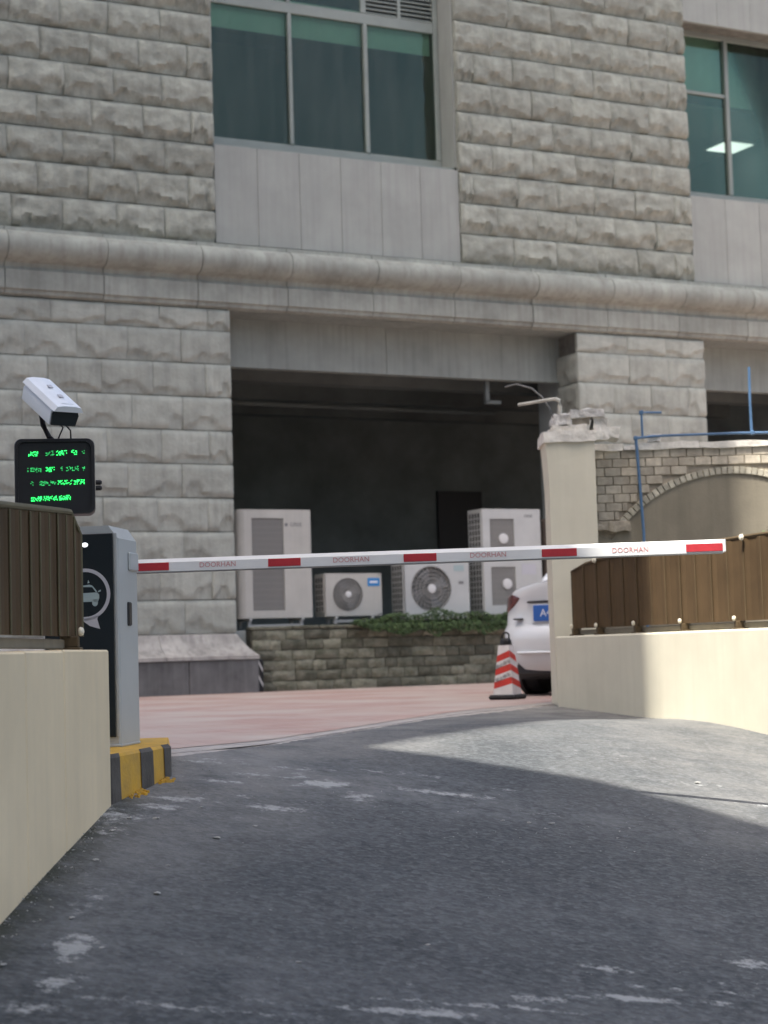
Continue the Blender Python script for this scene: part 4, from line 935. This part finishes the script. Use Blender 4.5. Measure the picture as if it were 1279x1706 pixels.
# ------------------------------------------------------------------ plate camera and LED screen on their post
ps = thing('screen_post', 'dark steel post carrying the screen beside the barrier cabinet', 'post', (-1.555, 8.66, 0))
mb = MB(); mb.bbox(-.04, .04, -.03, .05, -.1, 1.32, b=.006); mb.bbox(-.10, .10, -.09, .11, -.02, .085, b=.006); mb.build('post', 'black', ps)
ls = thing('display_screen', 'black square display screen with green dot lettering', 'screen', (-1.555, 8.50, 1.157), R(9))
def rrect(w, h, r, n=5):
    o = []
    for cx, cz, a in ((w / 2 - r, h - r, 0), (-w / 2 + r, h - r, 90), (-w / 2 + r, r, 180), (w / 2 - r, r, 270)): o += [(cx + r * math.cos(R(a + 90 * k / n)), cz + r * math.sin(R(a + 90 * k / n))) for k in range(n + 1)]
    return o
mb = MB(); mb.prism(rrect(.376, .362, .035), lambda u, v, w: (u, w, v), 0, .12); smooth_angle(mb.build('housing', 'black', ls), 30)
mb = MB(); fr = rrect(.376, .362, .035); fi = [(x * .91, .181 + (z - .181) * .91) for x, z in fr]; n = len(fr)
vs = [(x, -.001, z) for x, z in fr] + [(x, -.014, .181 + (z - .181) * .985) for x, z in [(x * .985, z) for x, z in fr]] + [(x, -.014, z) for x, z in fi] + [(x, -.002, z) for x, z in fi]
mb.add(vs, [(k * n + i, k * n + (i + 1) % n, (k + 1) * n + (i + 1) % n, (k + 1) * n + i) for k in range(3) for i in range(n)]); smooth_angle(mb.build('bezel', 'black', ls), 30)
rg = random.Random(41)
rows = [(.292, [(-.12, -.075, 1), (-.04, .0, 0), (.01, .06, 1), (.08, .105, 1), (.13, .14, 0)]), (.215, [(-.125, -.065, 0), (-.04, -.0, 1), (.025, .035, 0), (.05, .11, 0), (.13, .14, 0)]),
        (.150, [(-.112, -.10, 0), (-.07, .005, 0), (.015, .08, 1), (.09, .14, 1)]), (.078, [(-.11, -.06, 1), (-.055, .01, 1), (.02, .075, 1)])]
for zc, segs in rows:
    for br_, mname in ((1, 'led_green'), (0, 'led_dim')):
        mb = MB()
        for a, b, s_ in segs:
            if s_ != br_: continue
            x = a
            while x < b:
                for j in range(6):
                    dens = .46 if s_ else .34
                    if rg.random() < dens:
                        z = zc + (j - 2.5) * .0038 + x * .03; mb.box(x - .0018, x + .0018, -.006, -.0025, z - .0018, z + .0018)
                x += .0046
        if mb.v: mb.build('text_row', mname, ls)
for z in (.155, .128): mb = MB(); mb.lathe([(.012, .190), (.012, .212), (.007, .220)], lambda x, y, h: (h, .05 + x, z + y), 12); mb.build('hinge_knob', 'black', ls)
pc = thing('plate_camera', 'white bullet camera with black front above the display screen', 'camera', (-1.555, 8.55, 1.52))
cz = Vector((.165, -.21, -.155)).normalized(); cx_ = Vector((0, 0, 1)).cross(cz).normalized() * -1; cy_ = cz.cross(cx_) * -1
if cy_.z < 0: cy_ = -cy_
cx_ = cy_.cross(cz)
c0 = Vector((-.100, .06, .250))
CP = lambda u, v, w: tuple(c0 + cx_ * u + cy_ * v + cz * w)
hs_ = [(1.12 * a_, 1.08 * b_) for a_, b_ in [(-.062, -.045), (-.066, .01), (-.052, .045), (-.025, .058), (.025, .058), (.052, .045), (.066, .01), (.062, -.045)]]
mb = MB(); mb.prism(hs_, CP, 0, .315); smooth_angle(mb.build('housing', 'cam_white', pc), 28)
mb = MB(); mb.prism([(x * 1.05, .047 + (y - .03) * .4 if y > .03 else y + .02) for x, y in hs_ if y > 0], CP, -.015, .345); smooth_angle(mb.build('sunshield', 'cam_white', pc), 28)
mb = MB(); mb.prism([(x * .92, y * .9 - .002) for x, y in hs_], CP, .3155, .325); mb.build('front_glass', 'lens', pc)
mb = MB(); mb.prism([(-.055, -.058), (.055, -.058), (.058, -.0455), (-.058, -.0455)], CP, .02, .24); mb.build('red_base', 'cam_red', pc)
mb = MB()
for w in (.10, .22): mb.prism([(-.012, .0665), (.012, .0665), (.010, .07), (-.010, .07)], CP, w, w + .03)
mb.build('screw_cover', 'sticker', pc)
mb = MB(); mb.tube([CP(0, -.04, .03), (-.085, .075, .15), (-.075, .07, .08), (-.045, .06, .02), (-.02, .055, -.004)], .013, 8); smooth_angle(mb.build('bracket', 'rubber', pc), 50)
mb = MB(); mb.tube([CP(.0, -.05, .20), (.03, .02, .06), (.0, .03, -.002)], .004, 6); mb.tube([CP(.02, -.045, .26), (.072, -.02, .04), (.07, .0, .0)], .004, 6); mb.build('cable', 'black', pc)

# ------------------------------------------------------------------ shrub over the right fence
sh = thing('shrub', 'leafy green shrub showing above the right fence', 'shrub', (2.95, 13.4, -.1))
def shb(rnd):
    p = Vector((rnd.gauss(0, 1), rnd.gauss(0, 1), rnd.gauss(0, 1))).normalized() * rnd.uniform(.5, 1) ** .5
    r_ = 1 + .35 * noise.noise(p * 2.2); return (p.x * .30 * r_, p.y * .30 * r_, 1.14 + p.z * .26 * r_), p
mb = MB(); leaves(mb, shb, 700, .032, rnd); mb.build('foliage', 'leaf_b', sh); mb = MB(); leaves(mb, shb, 500, .034, rnd); mb.build('inner_foliage', 'leaf_a', sh)
mb = MB(); mb.tube([(0, 0, 0), (.02, 0, .5), (.0, .02, 1.0)], .02, 7)
for k in range(6): a = k * 1.05; mb.tube([(.01, 0, .6 + .05 * k), (.12 * math.cos(a), .12 * math.sin(a), .95), (.22 * math.cos(a), .22 * math.sin(a), 1.2)], .008, 5)
mb.build('stem', 'stem', sh)

# ------------------------------------------------------------------ bits of mortar and litter on the asphalt
ch_ = [lump_mesh('mortar_chip', 'debris', k, .5, 1) for k in range(4)]
for i, (x, y, s_) in enumerate([(-.684, 7.066, .016), (-.801, 6.15, .017), (-.813, 6.548, .010), (-.882, 5.473, .010), (-.557, 7.351, .012), (-1.066, 6.515, .013), (-1.05, 7.25, .016), (-.95, 7.3, .014), (-.80, 7.6, .012), (.60, 8.02, .011), (.70, 8.05, .014), (.66, 7.93, .010), (.48, 8.0, .010), (-1.02, 5.75, .012), (-.30, 5.55, .010), (-1.08, 7.0, .014), (1.6, 9.53, .02), (.1, 5.9, .009), (-1.12, 5.2, .014), (-.42, 6.1, .008)]):
    o = inst('mortar_chip', ch_[i % 4], None, (x, y, gz(x, y) + s_ * .22), (0, 0, i * 1.3), (s_ * 1.1, s_ * .75, s_ * .3)); tag(o, 'small pale chip of mortar lying on the asphalt', 'debris', 'pale chips scattered on the asphalt')

gm = MB(); rg2 = random.Random(77)
for k in range(900):
    y = rg2.uniform(4.3, 8.6); t_ = rg2.random()
    x = (-1.165 - .032 * (7.5 - y) + abs(rg2.gauss(0, .05)) + .008) if t_ < .62 and y < 7.45 else rg2.uniform(-1.05, 2.0)
    if y > 7.45 and x < -.95: continue
    s_ = rg2.uniform(.002, .006) * (1.3 if t_ < .62 else .8); z = gz(x, y); c_ = [Vector((rg2.uniform(-1, 1), rg2.uniform(-1, 1), rg2.uniform(-.3, .7))) for _ in range(4)]
    gm.add([(x + v.x * s_, y + v.y * s_, z + v.z * s_ + .003) for v in c_], [(0, 1, 2), (0, 2, 3), (0, 3, 1), (1, 3, 2)])
tag(gm.build('grit', 'debris'), 'fine grit lying along the left wall and over the asphalt', 'grit', kind='stuff')

# ------------------------------------------------------------------ unseen blocks added behind the viewer, shaped to shade the yard
def tower(name, label, poly, h, floors):
    c = (sum(p[0] for p in poly) / len(poly), sum(p[1] for p in poly) / len(poly)); t = thing(name, label, 'building', (c[0], c[1], -1.5))
    pl_ = [(x - c[0], y - c[1]) for x, y in poly]; mb = MB(); mb.prism(pl_, lambda u, v, w: (u, v, w), 0, h + 1.5); mb.build('wall', 'tower', t)
    for k in range(floors):
        z = 2.6 + k * (h - 1) / floors; mb = MB(); mb.prism([(x * 1.004, y * 1.004) for x, y in pl_], lambda u, v, w: (u, v, w), z, z + 1.4); mb.build('window_band', 'tower_band', t)
u2 = Vector((-.868, .496)); b2 = AZ
A0 = Vector((-.17, 9.62)); P0 = A0 + AZ * 8.0
tower('shade_tower', 'unseen tall pale tower added to cast shade, left of the driveway', [P0, P0 + u2 * 12.5, P0 + u2 * 12.5 + b2 * 10, P0 + b2 * 10][::-1], 70, 20)
HW = 20.0; sh_ = AZ * (HW / math.tan(EL)); q0 = A0 + sh_ + u2 * .3
tower('shade_block', 'unseen lower pale block added behind the viewer, corner cut to shape the shadow edge', [q0, Vector((1.01, 9.21)) + sh_, Vector((1.66, 8.41)) + sh_, Vector((1.66, 8.41)) + sh_ + Vector((.6, -.8)) * 11, Vector((-1, -15)), P0 + b2 * 9.5 + u2 * .3][::-1], HW, 6)
